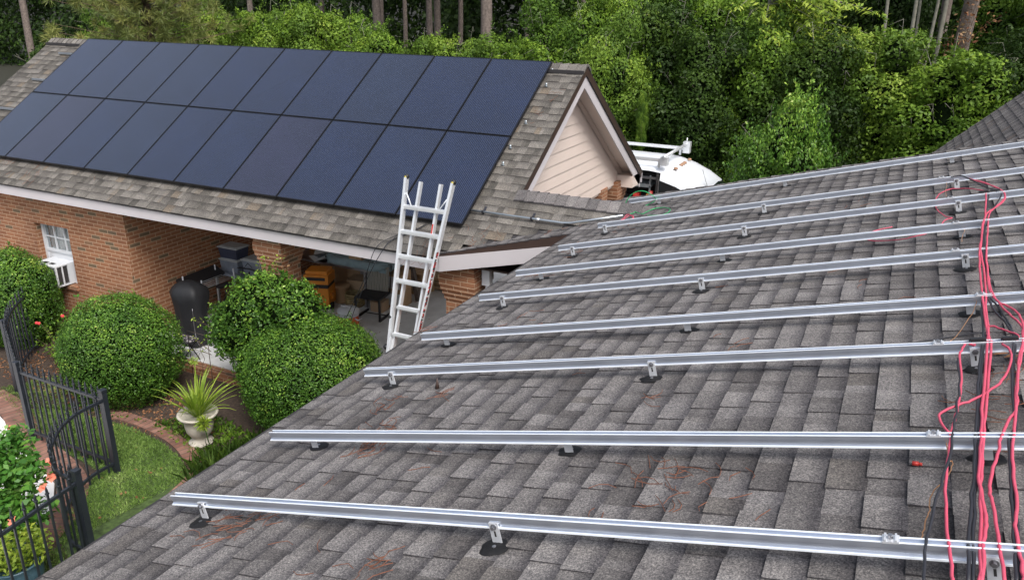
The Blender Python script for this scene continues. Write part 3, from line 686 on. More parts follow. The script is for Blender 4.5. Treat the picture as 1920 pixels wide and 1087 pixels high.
# array hardware: rail stubs left, clamps right
for k, (x0_, x1_, y_) in enumerate(((-15.68, -15.1, 11.04), (-15.64, -15.1, 10.35), (-15.69, -15.1, 9.62))):
    mb = MB(); mb.beam((x0_, y_, gz(y_) + .055), (x1_, y_, gz(y_) + .055), .035, .035)
    tag(mb.build('rail_stub', MT['alu']), ['top', 'middle', 'lowest'][k] + ' silver rail end sticking out left of the solar panels', 'rail', 'rail ends beside the solar panels')
for k, (x_, y_) in enumerate(((-4.84, 11.30), (-4.81, 11.02), (-4.81, 10.33), (-4.84, 9.9), (-4.81, 9.62))):
    mb = MB(); zz = gz(y_); mb.box((x_ - .02, y_ - .014, zz + .02), (x_ + .02, y_ + .014, zz + .026)); mb.box((x_ - .02, y_ - .012, zz + .02), (x_ - .014, y_ + .012, zz + .07)); mb.tube([(x_, y_, zz + .02), (x_, y_, zz + .07)], .009, 6)
    tag(mb.build('roof_bracket', MT['steel']), 'small silver bracket ' + ['highest', 'second', 'third', 'fourth', 'lowest'][k] + ' beside the right edge of the solar panels', 'bracket', 'brackets beside the solar panels')

# ------------------------------------------------------------------ rails on the low roof
UPX = Vector((csn, 0, snn)); NUP = Vector((-snn, 0, csn))
def onroof(x, y, h=0): return Vector((x, y, nz(x))) + NUP * h
railY = [2.335, 3.04, 3.985, 4.675, 5.625, 6.37, 7.255, 8.20, 9.56]
rail_names = ['nearest rail, crossing the bottom of the picture', 'second rail from the bottom of the picture', 'third rail from the bottom of the picture', 'fourth rail from the bottom of the picture',
              'fifth rail, in the middle of the nine', 'sixth rail, fourth from the far edge of the roof', 'seventh rail, third from the far edge of the roof', 'eighth rail, starting beside the pink wire coil', 'farthest rail, starting beside the green wire loop']
feetX = [(-2.79, -1.16, .47), (-2.71, -1.16, .49), (-2.79, -1.02, .50), (-2.80, -1.01, .51), (-2.78, -1.13, .523), (-2.78, -1.145, .53), (-2.80, -1.124, .537), (-2.79, -1.106, .553), (-2.58, -1.10, .55)]
flip = [0, 1, 0, 1, 0, 1, 0, 0, 1]
railX0 = [-3.0, -2.99, -3.01, -2.985, -3.0, -3.01, -2.95, -2.87, -2.95]
clipX = [.21, .33, .357, .56, .473, .498, .486, .439, None]
RP = [(-.018, 0), (.018, 0), (.018, .009), (.012, .013), (.012, .030), (.018, .034), (.018, .050), (.011, .050), (.011, .041), (-.011, .041), (-.011, .050), (-.018, .050), (-.018, .034), (-.012, .030), (-.012, .013), (-.018, .009)]
foot_mb = MB()
foot_mb.box((-.021, -.0235, .004), (.021, -.0185, .105)); foot_mb.box((-.021, -.075, .004), (.021, -.0235, .010)); foot_mb.box((-.021, -.0185, .098), (.021, -.006, .105))
bolt_mb = MB(); bolt_mb.tube([(0, -.0235, .088), (0, -.037, .088)], .0085, 6, smooth=False); bolt_mb.tube([(0, -.0235, .088), (0, -.026, .088)], .013, 12, smooth=False); bolt_mb.tube([(0, -.052, .010), (0, -.052, .022)], .009, 6, smooth=False); bolt_mb.tube([(0, -.052, .010), (0, -.052, .013)], .014, 12, smooth=False)
slot_mb = MB(); slot_mb.box((-.004, -.0242, .045), (.004, -.0236, .07))
foot_me = bolt_me = None
def rough_disc(mb, r, h, seed, sx=1.0, sy=1.0, n=22):
    g = random.Random(seed); rr = [r * g.uniform(.82, 1.15) for _ in range(n)]
    rr = [(rr[i] + rr[(i + 1) % n]) / 2 for i in range(n)]
    A = []; B = []; C_ = []
    for k in range(n):
        a = 2 * math.pi * k / n; c, s_ = math.cos(a), math.sin(a)
        A.append((rr[k] * c * sx, rr[k] * s_ * sy, 0)); B.append((rr[k] * c * .86 * sx, rr[k] * s_ * .86 * sy, h)); C_.append((rr[k] * c * .4 * sx, rr[k] * s_ * .4 * sy, h * g.uniform(1.1, 1.6)))
    V = A + B + C_ + [(0, 0, h * 1.5)]; Fs = []
    for k in range(n):
        j = (k + 1) % n; Fs += [(k, j, n + j, n + k), (n + k, n + j, 2 * n + j, 2 * n + k), (2 * n + k, 2 * n + j, 3 * n)]
    mb.idx(V, Fs)
Mroof = Matrix((UPX, Vector((0, 1, 0)), NUP)).transposed()
roofrot = Mroof.to_euler()
for i, y in enumerate(railY):
    t = thing('mounting_rail', onroof(railX0[i], y), f"aluminium solar mounting rail, {rail_names[i]}", 'mounting rail', 'bare rails on the low roof')
    mb = MB(); g = random.Random(i)
    # rail in up to three long pieces joined by splices so that tiny kinks show
    xs = [railX0[i], .9 + g.uniform(-.3, .3), 4.9]
    hh = [.078, .078 + g.uniform(-.003, .003), .078]
    for a in range(2):
        mb.extrude(RP, onroof(xs[a], y, hh[a]), onroof(xs[a + 1], y, hh[a + 1]), up=NUP)
    rl = mb.build('rail', MT['alu'], t)
    for yo, zo in ((-.0145, .0505), (.0145, .0505), (-.0195, .0045)):
        mb = MB()
        for a in range(2):
            q0 = onroof(xs[a], y, hh[a]) + Vector((0, yo, 0)) + NUP * zo; q1 = onroof(xs[a + 1], y, hh[a + 1]) + Vector((0, yo, 0)) + NUP * zo
            mb.beam(q0, q1, .0068, .0026 if zo > .05 else .006, up=NUP)
        mb.build('lip_highlight', MT['alu_highlight'], rl)  # thin pale strips laid on the lips as painted highlights
    mb = MB(); mb.beam(onroof(2.9, y, .10), onroof(3.2, y, .10), .03, .045, up=NUP); mb.build('splice', MT['alu_cast'], t)
    for x in feetX[i] + (2.15, 3.8):
        fl = -1 if flip[i] else 1
        M = Matrix.Translation(onroof(x, y)) @ Mroof.to_4x4() @ (Matrix.Rotation(math.pi, 4, 'Z') if flip[i] else Matrix.Identity(4)) @ Matrix.Diagonal((1.0, 1.0, 1.0, 1.0))
        if foot_me is None:
            fo = foot_mb.build('foot', MT['alu_cast'], None, keep_loc='local', bevel=.0012); bo = bolt_mb.build('bolt', MT['bolt'], None, keep_loc='local')
            so = slot_mb.build('slot', MT['dark'], None, keep_loc='local'); foot_me = True; F0, B0, S0 = fo, bo, so
        else:
            fo = F0.copy(); COL.objects.link(fo); bo = B0.copy(); COL.objects.link(bo); so = S0.copy(); COL.objects.link(so)
        fo.name = 'foot'; bo.name = 'bolt'
        fo.parent = t; fo.matrix_parent_inverse = mat_of(t).inverted(); fo.matrix_basis = M
        bo.parent = fo; bo.matrix_parent_inverse = Matrix.Identity(4); so.parent = fo; so.matrix_parent_inverse = Matrix.Identity(4)
        mb = MB(); rough_disc(mb, .058, .006, int(x * 100) + i, 1.1, .95)
        sob = mb.build('sealant_patch', MT['sealant'], t, keep_loc='local'); sob.matrix_parent_inverse = mat_of(t).inverted()
        sob.matrix_basis = Matrix.Translation(onroof(x + g.uniform(-.01, .01), y - .045 * fl, .011)) @ Mroof.to_4x4()
    if clipX[i] is not None:
        mb = MB(); p = onroof(clipX[i], y, .130)
        M = Matrix.Translation(onroof(clipX[i], y, .128)) @ Mroof.to_4x4()
        mb.box((-.024, -.020, 0), (.024, .020, .007), M); mb.box((-.018, -.020, .007), (-.012, .020, .013), M); mb.box((.012, -.02, .007), (.018, .02, .013), M)
        cl = mb.build('ground_clip', MT['alu_cast'], t); mb = MB(); mb.tube([M @ Vector((0, 0, .006)), M @ Vector((0, 0, .02))], .008, 6, smooth=False); mb.build('bolt', MT['bolt'], cl)

# ------------------------------------------------------------------ cables
CAB = {
'red_a':[(0.702,7.325,4.394),(0.654,6.569,4.381),(0.609,6.057,4.369),(0.563,5.475,4.357),(0.54,4.834,4.351),(0.528,4.288,4.348),(0.527,4.003,4.348),(0.522,4.015,4.346),(0.469,3.358,4.332),(0.443,3.003,4.326),(0.426,2.739,4.321),(0.427,2.566,4.321),(0.431,2.474,4.322),(0.414,2.326,4.318),(0.403,2.162,4.315)],
'red_b':[(0.636,7.936,4.377),(0.733,7.633,4.402),(0.81,7.285,4.423),(0.794,6.957,4.418),(0.717,6.728,4.398),(0.65,6.507,4.38),(0.582,5.754,4.362),(0.565,5.052,4.358),(0.531,4.202,4.349),(0.533,4.002,4.349),(0.529,3.955,4.348),(0.48,3.357,4.335),(0.451,3.021,4.328),(0.43,2.739,4.322),(0.418,2.512,4.319),(0.399,2.161,4.314)],
'red_c':[(0.61,8.005,4.37),(0.711,7.738,4.396),(0.797,7.375,4.419),(0.809,7.093,4.422),(0.763,6.871,4.41),(0.677,6.555,4.387),(0.633,5.99,4.376),(0.598,5.462,4.366),(0.588,5.205,4.364),(0.573,4.789,4.36),(0.597,4.546,4.366),(0.638,4.323,4.377),(0.665,4.177,4.384),(0.651,3.972,4.381),(0.635,3.829,4.376),(0.599,3.578,4.367),(0.572,3.291,4.36),(0.528,3.133,4.348),(0.485,2.901,4.337),(0.452,2.681,4.328),(0.454,2.568,4.329),(0.454,2.39,4.329),(0.455,2.17,4.329)],
'red_d':[(0.598,5.462,4.366),(0.582,5.046,4.362),(0.58,4.752,4.362),(0.598,4.562,4.367),(0.634,4.475,4.376),(0.668,4.346,4.385),(0.666,4.097,4.385),(0.628,3.83,4.375),(0.592,3.532,4.365),(0.557,3.171,4.356),(0.528,2.87,4.348),(0.515,2.588,4.345),(0.501,2.457,4.341),(0.5,2.271,4.341),(0.498,2.177,4.34)],
'red_e':[(0.531,4.202,4.349),(0.565,4.182,4.358),(0.6,4.122,4.367),(0.64,4.062,4.378),(0.628,3.985,4.375)],
'black_a':[(0.721,7.297,4.394),(0.672,6.78,4.381),(0.625,6.182,4.369),(0.577,5.398,4.356),(0.555,4.846,4.35),(0.524,4.515,4.342),(0.513,4.137,4.339),(0.509,4.091,4.338),(0.467,3.6,4.327),(0.438,3.163,4.319),(0.415,2.809,4.313),(0.392,2.517,4.307),(0.372,2.164,4.302)],
'black_b':[(0.782,7.331,4.41),(0.791,7.169,4.412),(0.714,6.754,4.392),(0.633,6.178,4.371),(0.585,5.395,4.358),(0.557,4.792,4.35),(0.575,4.441,4.355),(0.605,4.287,4.363),(0.627,4.065,4.369),(0.626,4.043,4.369),(0.582,3.591,4.357),(0.559,3.162,4.351),(0.53,3.015,4.344),(0.513,2.738,4.339),(0.5,2.464,4.336),(0.483,2.182,4.331)],
'black_c':[(0.592,5.411,4.355),(0.561,4.806,4.346),(0.597,4.513,4.356),(0.62,4.269,4.362),(0.634,4.052,4.366),(0.636,4.054,4.366),(0.589,3.603,4.354),(0.566,3.173,4.348),(0.541,3.025,4.341),(0.52,2.747,4.336),(0.51,2.473,4.333),(0.493,2.19,4.329)],
'black_d':[(0.517,4.096,4.338),(0.475,3.604,4.327),(0.446,3.167,4.319),(0.423,2.813,4.313),(0.402,2.521,4.307),(0.383,2.168,4.303)],
'red_loop_a':[(0.47,3.952,4.333),(0.43,3.963,4.322),(0.405,3.829,4.316),(0.402,3.545,4.315),(0.382,3.296,4.31),(0.358,3.095,4.303),(0.342,2.895,4.299),(0.327,2.642,4.295),(0.326,2.437,4.295),(0.333,2.258,4.297),(0.335,2.151,4.297)],
'red_loop_b':[(0.57,3.955,4.359),(0.596,3.889,4.366),(0.584,3.703,4.363),(0.532,3.512,4.349),(0.455,3.38,4.329),(0.391,3.317,4.312),(0.327,3.245,4.295),(0.318,3.173,4.293),(0.346,3.066,4.3)],
'black_thin':[(0.397,3.795,4.317),(0.392,3.491,4.315),(0.372,3.227,4.31),(0.345,2.89,4.303),(0.318,2.711,4.296),(0.289,2.493,4.288),(0.27,2.326,4.283),(0.264,2.135,4.281)],
'black_top':[(0.477,8.11,4.35),(0.552,8.114,4.37),(0.616,7.87,4.387),(0.695,7.498,4.408),(0.773,7.251,4.428)],
'black_stray':[(0.173,4.268,4.146),(0.344,4.337,4.191),(0.542,4.405,4.243)],
'cop_a':[(0.343,3.068,4.273),(0.347,2.908,4.274),(0.357,2.892,4.277),(0.337,2.777,4.272),(0.292,2.666,4.26),(0.285,2.565,4.258),(0.272,2.469,4.255),(0.26,2.391,4.251)],
'cop_b':[(0.529,4.792,4.322),(0.494,4.518,4.313),(0.428,4.233,4.296),(0.379,4.078,4.283)],
'cop_c':[(0.512,6.595,4.297),(0.527,6.343,4.301),(0.507,6.181,4.296),(0.498,6.021,4.294)],
'cop_d':[(0.448,8.39,4.28),(0.454,8.095,4.282),(0.439,7.791,4.278),(0.439,7.58,4.278)],
'pink_loop':[(0.733,7.752,4.325),(0.621,7.941,4.295),(0.476,8.007,4.257),(0.382,7.77,4.232),(0.369,7.298,4.229),(0.425,6.975,4.243),(0.469,6.882,4.255),(0.422,6.841,4.243),(0.394,6.693,4.235)],
'pink_left':[(0.063,6.847,4.137),(-0.059,6.778,4.105),(-0.107,6.641,4.092),(-0.071,6.47,4.102),(0.115,6.413,4.151),(0.242,6.472,4.185),(0.318,6.525,4.205)],
'green_arch':[(-2.968,9.35,3.278),(-2.969,9.35,3.38),(-2.904,9.35,3.524),(-2.817,9.35,3.59),(-2.739,9.35,3.605),(-2.658,9.35,3.586),(-2.588,9.35,3.544),(-2.697,9.796,3.398),(-2.709,9.642,3.395),(-2.749,9.509,3.384),(-2.896,9.578,3.345),(-2.806,9.365,3.369),(-2.765,9.164,3.38),(-2.799,9.063,3.371)],
'green_flat':[(-2.896,9.12,3.345),(-2.935,9.344,3.335),(-2.875,9.332,3.351),(-2.765,9.164,3.38),(-2.631,8.976,3.415),(-2.591,9.058,3.426),(-2.547,9.202,3.437),(-2.441,9.21,3.465),(-2.334,9.093,3.494),(-2.284,8.965,3.507),(-2.274,8.794,3.51),(-2.346,8.723,3.491),(-2.509,8.819,3.447)],
'pink_coil':[(-2.831,8.596,3.383),(-2.778,8.567,3.397),(-2.774,8.746,3.398),(-2.796,8.946,3.392),(-2.688,8.812,3.421),(-2.621,8.635,3.438),(-2.676,8.576,3.424),(-2.769,8.539,3.399),(-2.746,8.661,3.405),(-2.741,8.843,3.407),(-2.654,8.723,3.43),(-2.642,8.602,3.433),(-2.719,8.578,3.413),(-2.528,8.537,3.463)],
'conduit':[(-4.918,8.85,3.207),(-3.592,8.848,3.206),(-3.478,8.865,3.217),(-3.379,8.845,3.249),(-2.827,8.871,3.394)],
'leadwire':[(-5.426,8.603,3.007),(-5.611,8.432,2.892),(-5.784,8.31,2.812),(-5.827,8.209,2.744)],
}

def cable(key, r, mat, name, label, cat, group=None, sub=5, jit=.0, lift=0.0):
    P = smooth_path([Vector(p) + Vector((0, 0, lift)) for p in CAB[key]], sub)
    gj = random.Random(len(label)); P = [p + Vector((gj.gauss(0, .0016), gj.gauss(0, .0016), gj.gauss(0, .001))) for p in P]
    mb = MB(); mb.tube(P, r, 7); o = mb.build(name, mat); return tag(o, label, cat, group)
RC, BK = MT['red_cable'], MT['blk_cable']
gA = 'red and black cables laid across the rails'
cable('red_a', .0062, RC, 'cable', 'thick red cable running straight down the left bundle over the rails', 'cable', gA)
cable('red_b', .0058, RC, 'cable', 'red cable beside the thick one in the left bundle, bulging out near the far rails', 'cable', gA)
cable('red_c', .0055, RC, 'cable', 'red cable that leaves the left bundle halfway and snakes down the right bundle', 'cable', gA)
cable('red_d', .0055, RC, 'cable', 'red cable at the far right of the right bundle', 'cable', gA)
cable('red_e', .0050, RC, 'cable', 'short red cable linking the two bundles above the third rail', 'cable', gA)
cable('black_a', .0058, BK, 'cable', 'black cable along the left edge of the left bundle', 'cable', gA)
cable('black_b', .0058, BK, 'cable', 'black cable crossing over to the left edge of the right bundle', 'cable', gA)
cable('black_c', .0050, BK, 'cable', 'second black cable next to it in the right bundle', 'cable', gA)
cable('black_d', .0055, BK, 'cable', 'short black cable between the black and red ones of the left bundle', 'cable', gA)
cable('red_loop_a', .0052, RC, 'cable', 'loose red cable left of the bundles, curving over the two nearest rails', 'cable', gA)
cable('red_loop_b', .0052, RC, 'cable', 'red cable making a wide loose loop below the third rail', 'cable', gA)
cable('black_thin', .0048, BK, 'cable', 'thin black cable slanting left across the nearest rail', 'cable', gA)
cable('black_top', .0055, BK, 'cable', 'black cable end curling over the eighth rail', 'cable', gA)
cable('black_stray', .0042, BK, 'cable', 'stray thin black cable lying on the shingles above the third rail', 'cable', gA)
cable('pink_loop', .0048, RC, 'cable', 'pinkish red cable in an open loop between the far rails', 'cable', gA)
cable('pink_left', .0044, RC, 'cable', 'pinkish red cable lying in a flat loop under the sixth rail', 'cable', gA)
for k, l in (('cop_a', 'from the nearest rail up to the second rail'), ('cop_b', 'hanging between the third and the fourth rail'), ('cop_c', 'hanging at the sixth rail'), ('cop_d', 'hanging at the eighth rail')):
    cable(k, .0022, MT['copper'], 'ground_wire', 'thin bare copper wire ' + l, 'wire', 'bare copper ground wires')
cable('green_arch', .0052, MT['green_cable'], 'ground_wire', 'green wire standing up in an arch at the start of the farthest rail', 'wire')
cable('green_flat', .0050, MT['green_cable'], 'ground_wire', 'green wire lying in a long flat loop on the shingles', 'wire')
cable('pink_coil', .0050, RC, 'wire_coil', 'small tangled pink wire coil at the end of the conduit', 'wire')
for k, (p, l) in enumerate((((.514, 3.985, 0), 'left bundle on the third rail'), ((.637, 3.985, 0), 'right bundle on the third rail'), ((.715, 7.3, 0), 'red cables on the seventh rail'), ((.79, 7.3, 0), 'crossing red cables just right of that'))):
    mb = MB(); M = Matrix.Translation(onroof(p[0], p[1], .134)) @ Mroof.to_4x4(); mb.box((-.028, -.012, 0), (.034, .012, .014), M); mb.box((-.036, -.005, .002), (-.028, .005, .012), M)
    tag(mb.build('cable_clip', MT['black_pl'], bevel=.002), 'black plastic cable clip holding the ' + l, 'cable clip', 'black cable clips')
# conduit with straps
cd = thing('conduit', CAB['conduit'][0], 'thin silver metal conduit running along the garage roof to the low roof', 'conduit')
mb = MB(); mb.tube(CAB['conduit'], .0135, 10); mb.build('pipe', MT['steel'], cd)
for x in (-4.72, -4.02):
    y = 8.85; z = 3.207; mb = MB(); mb.tube([(x - .012, y, z), (x + .012, y, z)], .019, 10, smooth=False); mb.beam((x, y + .01, z - .03), (x, y + .1, z + .045), .03, .006)
    mb.build('strap', MT['blk_cable'], cd)
mb = MB(); mb.tube([(-3.95, 8.85, 3.207), (-3.91, 8.85, 3.207)], .017, 10); mb.build('coupling', MT['alu_cast'], cd)

# ------------------------------------------------------------------ litter on the roofs
def needles(spots, name, label, surf, n=26, L=.13, w=.0016):
    mb = MB(); g = random.Random(5)
    for (x, y, cnt, spread) in spots:
        th0 = g.uniform(0, 3.14)
        for _ in range(int(cnt * .5)):
            a = th0 + g.gauss(0, .6); cx = x + g.gauss(0, spread); cy = y + g.gauss(0, spread * 1.3); l = L * g.uniform(.5, 1.15); d = Vector((math.cos(a), math.sin(a), 0)); s_ = Vector((-d.y, d.x, 0)); bend = g.uniform(-.03, .03)
            pts = []
            for k in range(4):
                t = k / 3 - .5; q = Vector((cx, cy, 0)) + d * l * t + s_ * bend * (4 * t * t - 1); pts.append(surf(q.x, q.y, .014 + g.uniform(0, .008)))
            for k in range(3):
                a_, b_ = pts[k], pts[k + 1]; mb.face([a_ - s_ * w, b_ - s_ * w, b_ + s_ * w, a_ + s_ * w])
                mb.face([a_, b_, b_ + Vector((0, 0, w * 1.8)), a_ + Vector((0, 0, w * 1.8))])
    return tag(mb.build(name, MT['needle']), label, 'pine needles', kind='stuff')
needles([(-2.62, 3.58, 22, .05), (-2.34, 3.1, 44, .06), (-2.42, 3.3, 24, .06), (-2.56, 2.25, 46, .085), (-2.45, 2.4, 14, .05), (-.67, 2.86, 40, .10), (-.6, 2.7, 14, .12), (-2.4, 2.72, 5, .05), (-1.63, 2.08, 22, .05), (-.76, 2.62, 3, .05), (-.44, 2.84, 14, .08), (-1.86, 3.0, 5, .05), (-.94, 3.68, 9, .05), (-2.14, 2.2, 3, .02),
         (.64, 3.91, 34, .09), (.53, 3.52, 22, .08), (.62, 3.2, 16, .1), (-1.5, 4.08, 5, .05), (-3.28, 5.16, 6, .05), (-2.88, 7.51, 30, .10), (-2.37, 5.09, 22, .08), (-.66, 4.41, 8, .06), (-2.26, 3.85, 12, .06), (-2.75, 6.6, 20, .1), (-1.0, 6.0, 16, .2), (0, 5.2, 8, .3), (-3.6, 8.8, 22, .15), (-2.6, 8.3, 14, .1), (-.2, 7.6, 12, .3), (-1.9, 1.9, 6, .1)],
        'pine_needles', 'rusty dry pine needles scattered in clumps over the low gray roof', onroof)
def ongar(x, y, h=0): return Vector((x, y, gz(y) + h + .004))
needles([(-14.0, 8.75, 60, .16), (-13.2, 8.6, 40, .2), (-15.2, 8.9, 30, .2), (-5.3, 8.34, 30, .12), (-4.6, 8.5, 24, .15), (-12, 8.5, 16, .3), (-4.6, 10.9, 10, .06), (-4.7, 10.5, 8, .06)], 'pine_needles', 'dry pine needles gathered on the lower edge of the garage roof', ongar)
mb = MB(); g = random.Random(9)
for (x, y) in ((.60, 4.1), (.64, 4.06), (.57, 4.13)): mb.face([onroof(x + dx, y + dy, .016 + h) for dx, dy, h in ((-.03, 0, 0), (0, .018, .012), (.035, .004, .003), (0, -.018, .01))])
tag(mb.build('dead_leaf', L_DRY), 'curled brown dead leaf beside the cables above the third rail', 'leaf')
mb = MB(); p = onroof(-2.40, 3.89, .01); mb.lathe([(.016, 0), (.010, .03), (.003, .075)], p, 8); tag(mb.build('vent_spike', MT['browntrim']), 'small dark cone standing on the shingles right of the third rail foot', 'roof cone')
mb = MB(); p = onroof(.25, 3.02, .02); mb.tube([p, p + Vector((.022, 0, .004))], .009, 8); mb.tube([p + Vector((.022, 0, .004)), p + Vector((.034, 0, .005))], .006, 8); tag(mb.build('cap_nut', MT['redthing']), 'tiny red and black connector lying on the shingles', 'connector')

# ------------------------------------------------------------------ ladder
lad = thing('ladder', (-5.2, 7.3, 0), 'tall aluminium ladder with flared top leaning on the garage eave', 'ladder')
def lad_pt(xo, z):       # centre line leaning back onto the eave
    k = z / 3.72; return Vector((-5.32 + .21 * k + xo, 7.18 + 1.02 * k, z))
def wid(z): return .17 + .155 * max(0, (z - 1.5)) / 2.2
for sgn in (-1, 1):
    mb = MB(); mb.beam(lad_pt(sgn * .175, 1.45), lad_pt(sgn * .335, 3.70), .032, .07, up=(0, -1, .3)); mb.build('outer_rail', MT['ladder'], lad, bevel=.004)
    mb = MB(); mb.beam(lad_pt(sgn * .145, 1.5) + Vector((0, .04, 0)), lad_pt(sgn * .145, 3.66) + Vector((0, .05, 0)), .028, .06, up=(0, -1, .3)); mb.beam(lad_pt(sgn * .20, .02), lad_pt(sgn * .175, 1.75), .03, .065, up=(0, -1, .3)); mb.build('inner_rail', MT['ladder'], lad, bevel=.004)
    mb = MB(); p = lad_pt(sgn * .337, 3.715); mb.lathe([(.024, -.03), (.032, -.01), (.033, .012), (.02, .025), (.005, .028)], p, 12); mb.build('rubber_foot', MT['black_pl'], lad)
    mb = MB(); mb.tube([p + Vector((0, -.034, -.004)), p + Vector((0, -.02, -.004))], .016, 10); mb.build('end_cap', plain("yellow_cap", (.5, .42, .08), .5) if sgn < 0 else bpy.data.materials['yellow_cap'], lad)
    mb = MB(); mb.tube([lad_pt(sgn * .30, 3.52), lad_pt(sgn * .20, 3.37)], .009, 6); mb.build('brace', MT['ladder'], lad)
    for z in (1.62, 2.0):
        if sgn > 0 and z > 1.8: continue
        mb = MB(); q = lad_pt(sgn * .21, z); mb.tube([q, q + Vector((sgn * .035, -.01, 0))], .036, 12); mb.tube([q + Vector((sgn * .035, -.01, 0)), q + Vector((sgn * .05, -.015, 0))], .018, 8); mb.build('lock_knob', MT['black_pl'], lad)
for z in (3.36, 3.06, 2.76, 2.46):
    mb = MB(); w_ = wid(z) ; a = lad_pt(-w_, z); b = lad_pt(w_, z)
    for dy, dz in ((-.022, .010), (.0, .010), (.022, .010)): mb.beam(a + Vector((0, dy, dz)), b + Vector((0, dy, dz)), .012, .012)
    mb.beam(a, b, .06, .016); mb.beam(a + Vector((0, -.028, -.014)), b + Vector((0, -.028, -.014)), .008, .028); mb.build('rung', MT['ladder'], lad)
for z in (2.14, 1.80, 1.46, 1.14, .82, .5, .2):
    mb = MB(); a = lad_pt(-.165, z); b = lad_pt(.165, z)
    for dy, dz in ((-.018, .010), (.018, .010)): mb.beam(a + Vector((0, dy, dz)), b + Vector((0, dy, dz)), .012, .012)
    mb.beam(a, b, .05, .016); mb.beam(a + Vector((0, -.024, -.012)), b + Vector((0, -.024, -.012)), .008, .024); mb.build('rung', MT['ladder'], lad)
# warning label strips: rows of red, black and white marks on the right outer rail
st_r, st_k, st_w = MB(), MB(), MB(); g = random.Random(2)
for i in range(58):
    k = i / 58; z = 1.9 + .98 * k; p = lad_pt(.336 * 0 + (.175 + (.335 - .175) * (z - 1.45) / 2.25) + .0175, z) + Vector((.0, -.018, 0))
    M = Matrix.Translation(p); q = g.random(); tgt = st_r if q < .28 else st_w if q < .62 else st_k
    tgt.box((0, -.028 * g.uniform(.6, 1), 0), (.0014, .028 * g.uniform(.5, 1), .0145), M)
    f = lad_pt((.175 + (.335 - .175) * (z - 1.45) / 2.25), z); 
st_all = MB(); p = lad_pt(.175 + .16 * .45 / 2.25, 1.9); st_all.beam(lad_pt(.175 + .16 * .45 / 2.25 + .0165, 1.9) + Vector((0, -.018, 0)), lad_pt(.175 + .16 * 1.43 / 2.25 + .0165, 2.88) + Vector((0, -.018, 0)), .0012, .05, up=(0, -1, .3)); st_all.build('warning_label', MT['stripes'], lad)
mb = MB(); 
mb.beam(lad_pt(.145, 3.02) + Vector((-.004, .016, 0)), lad_pt(.145, 3.19) + Vector((-.004, .016, 0)), .018, .002, up=(0, -1, .3))
mb.build('warning_label', MT['redthing'], lad)
mb = MB(); P = smooth_path([CAB['leadwire'][0], CAB['leadwire'][1], CAB['leadwire'][2], (-5.83, 8.18, 2.72), (-6.05, 8.15, 2.35), (-6.5, 8.3, 1.6), (-6.9, 8.6, .9), (-7.25, 8.9, .35)], 6); mb.tube(P, .006, 6)
P2 = smooth_path([CAB['leadwire'][1], (-5.78, 8.33, 2.85), (-5.95, 8.17, 2.71), (-6.2, 8.2, 2.2), (-6.9, 8.5, 1.2), (-7.5, 9.0, .4)], 6); mb.tube(P2, .005, 6)
tag(mb.build('lead_wire', BK), 'black wires hanging from the garage eave left of the ladder', 'wire')

# ------------------------------------------------------------------ fence
FM = MT['fence']
pk = MB(); pk.box((-.0095, -.0095, .06), (.0095, .0095, 1.13)); pk.lathe([(.010, 1.13), (.021, 1.138), (.021, 1.150), (.010, 1.158), (.014, 1.168), (.012, 1.19), (.001, 1.235)], (0, 0, 0), 8)
pick_me = None
def picket(parent, x, y, z=0):
    global pick_me
    if pick_me is None:
        o = pk.build('picket', FM, None, keep_loc='local'); pick_me = o
    else: o = pick_me.copy(); COL.objects.link(o)
    o.name = 'picket'; o.parent = parent; o.location = (x, y, z); o.matrix_parent_inverse = mat_of(parent).inverted(); return o
def post(parent, x, y, h=1.2, w=.066):
    mb = MB(); mb.box((x - w / 2, y - w / 2, 0), (x + w / 2, y + w / 2, h)); o = mb.build('post', FM, parent, bevel=.004)
    mb = MB(); mb.box((x - w / 2 - .006, y - w / 2 - .006, h - .03), (x + w / 2 + .006, y + w / 2 + .006, h)); c = [(x - w / 2 - .006, y - w / 2 - .006, h), (x + w / 2 + .006, y - w / 2 - .006, h), (x + w / 2 + .006, y + w / 2 + .006, h), (x - w / 2 - .006, y + w / 2 + .006, h)]
    for i in range(4): mb.face([c[i], c[(i + 1) % 4], (x, y, h + .014)])
    mb.build('post_cap', FM, o); return o
def fence_run(label, pts, posts, n, zt=1.05, zb=.15):
    t = thing('fence_panel', (*pts[0], 0), label, 'fence', 'black iron fence sections')
    P = smooth_path([(x, y, 0) for x, y in pts], 8) if len(pts) > 2 else [Vector((*pts[0], 0)), Vector((*pts[1], 0))]
    for z, nm in ((zt, 'top_rail'), (zb, 'bottom_rail')):
        mb = MB()
        for i in range(len(P) - 1): mb.beam(P[i] + Vector((0, 0, z)), P[i + 1] + (P[i + 1] - P[i]).normalized() * .004 + Vector((0, 0, z)), .03, .034)
        mb.build(nm, FM, t)
    L = [0]
    for i in range(len(P) - 1): L.append(L[-1] + (P[i + 1] - P[i]).length)
    for k in range(n):
        s_ = L[-1] * (k + .7) / (n + .4); i = max(j for j in range(len(P) - 1) if L[j] <= s_); q = P[i].lerp(P[i + 1], (s_ - L[i]) / (L[i + 1] - L[i])); picket(t, q.x, q.y)
    for x, y in posts: post(t, x, y)
    return t
fence_run('straight black iron fence section with spear tips in front of the round shrub', [(-10.06, 5.70), (-8.37, 5.68)], [(-10.06, 5.70)], 14)
fence_run('black iron gate section curving round towards the viewer beside the lawn', [(-8.37, 5.68), (-8.37, 5.35), (-8.25, 5.03), (-8.04, 4.77), (-7.80, 4.56), (-7.43, 4.38), (-7.08, 4.35)], [(-8.37, 5.68)], 14)
fence_run('black iron fence section at the lower left corner in front of the potted plants', [(-7.07, 4.35), (-6.9, 3.2), (-6.8, 2.3)], [(-7.07, 4.35)], 15)
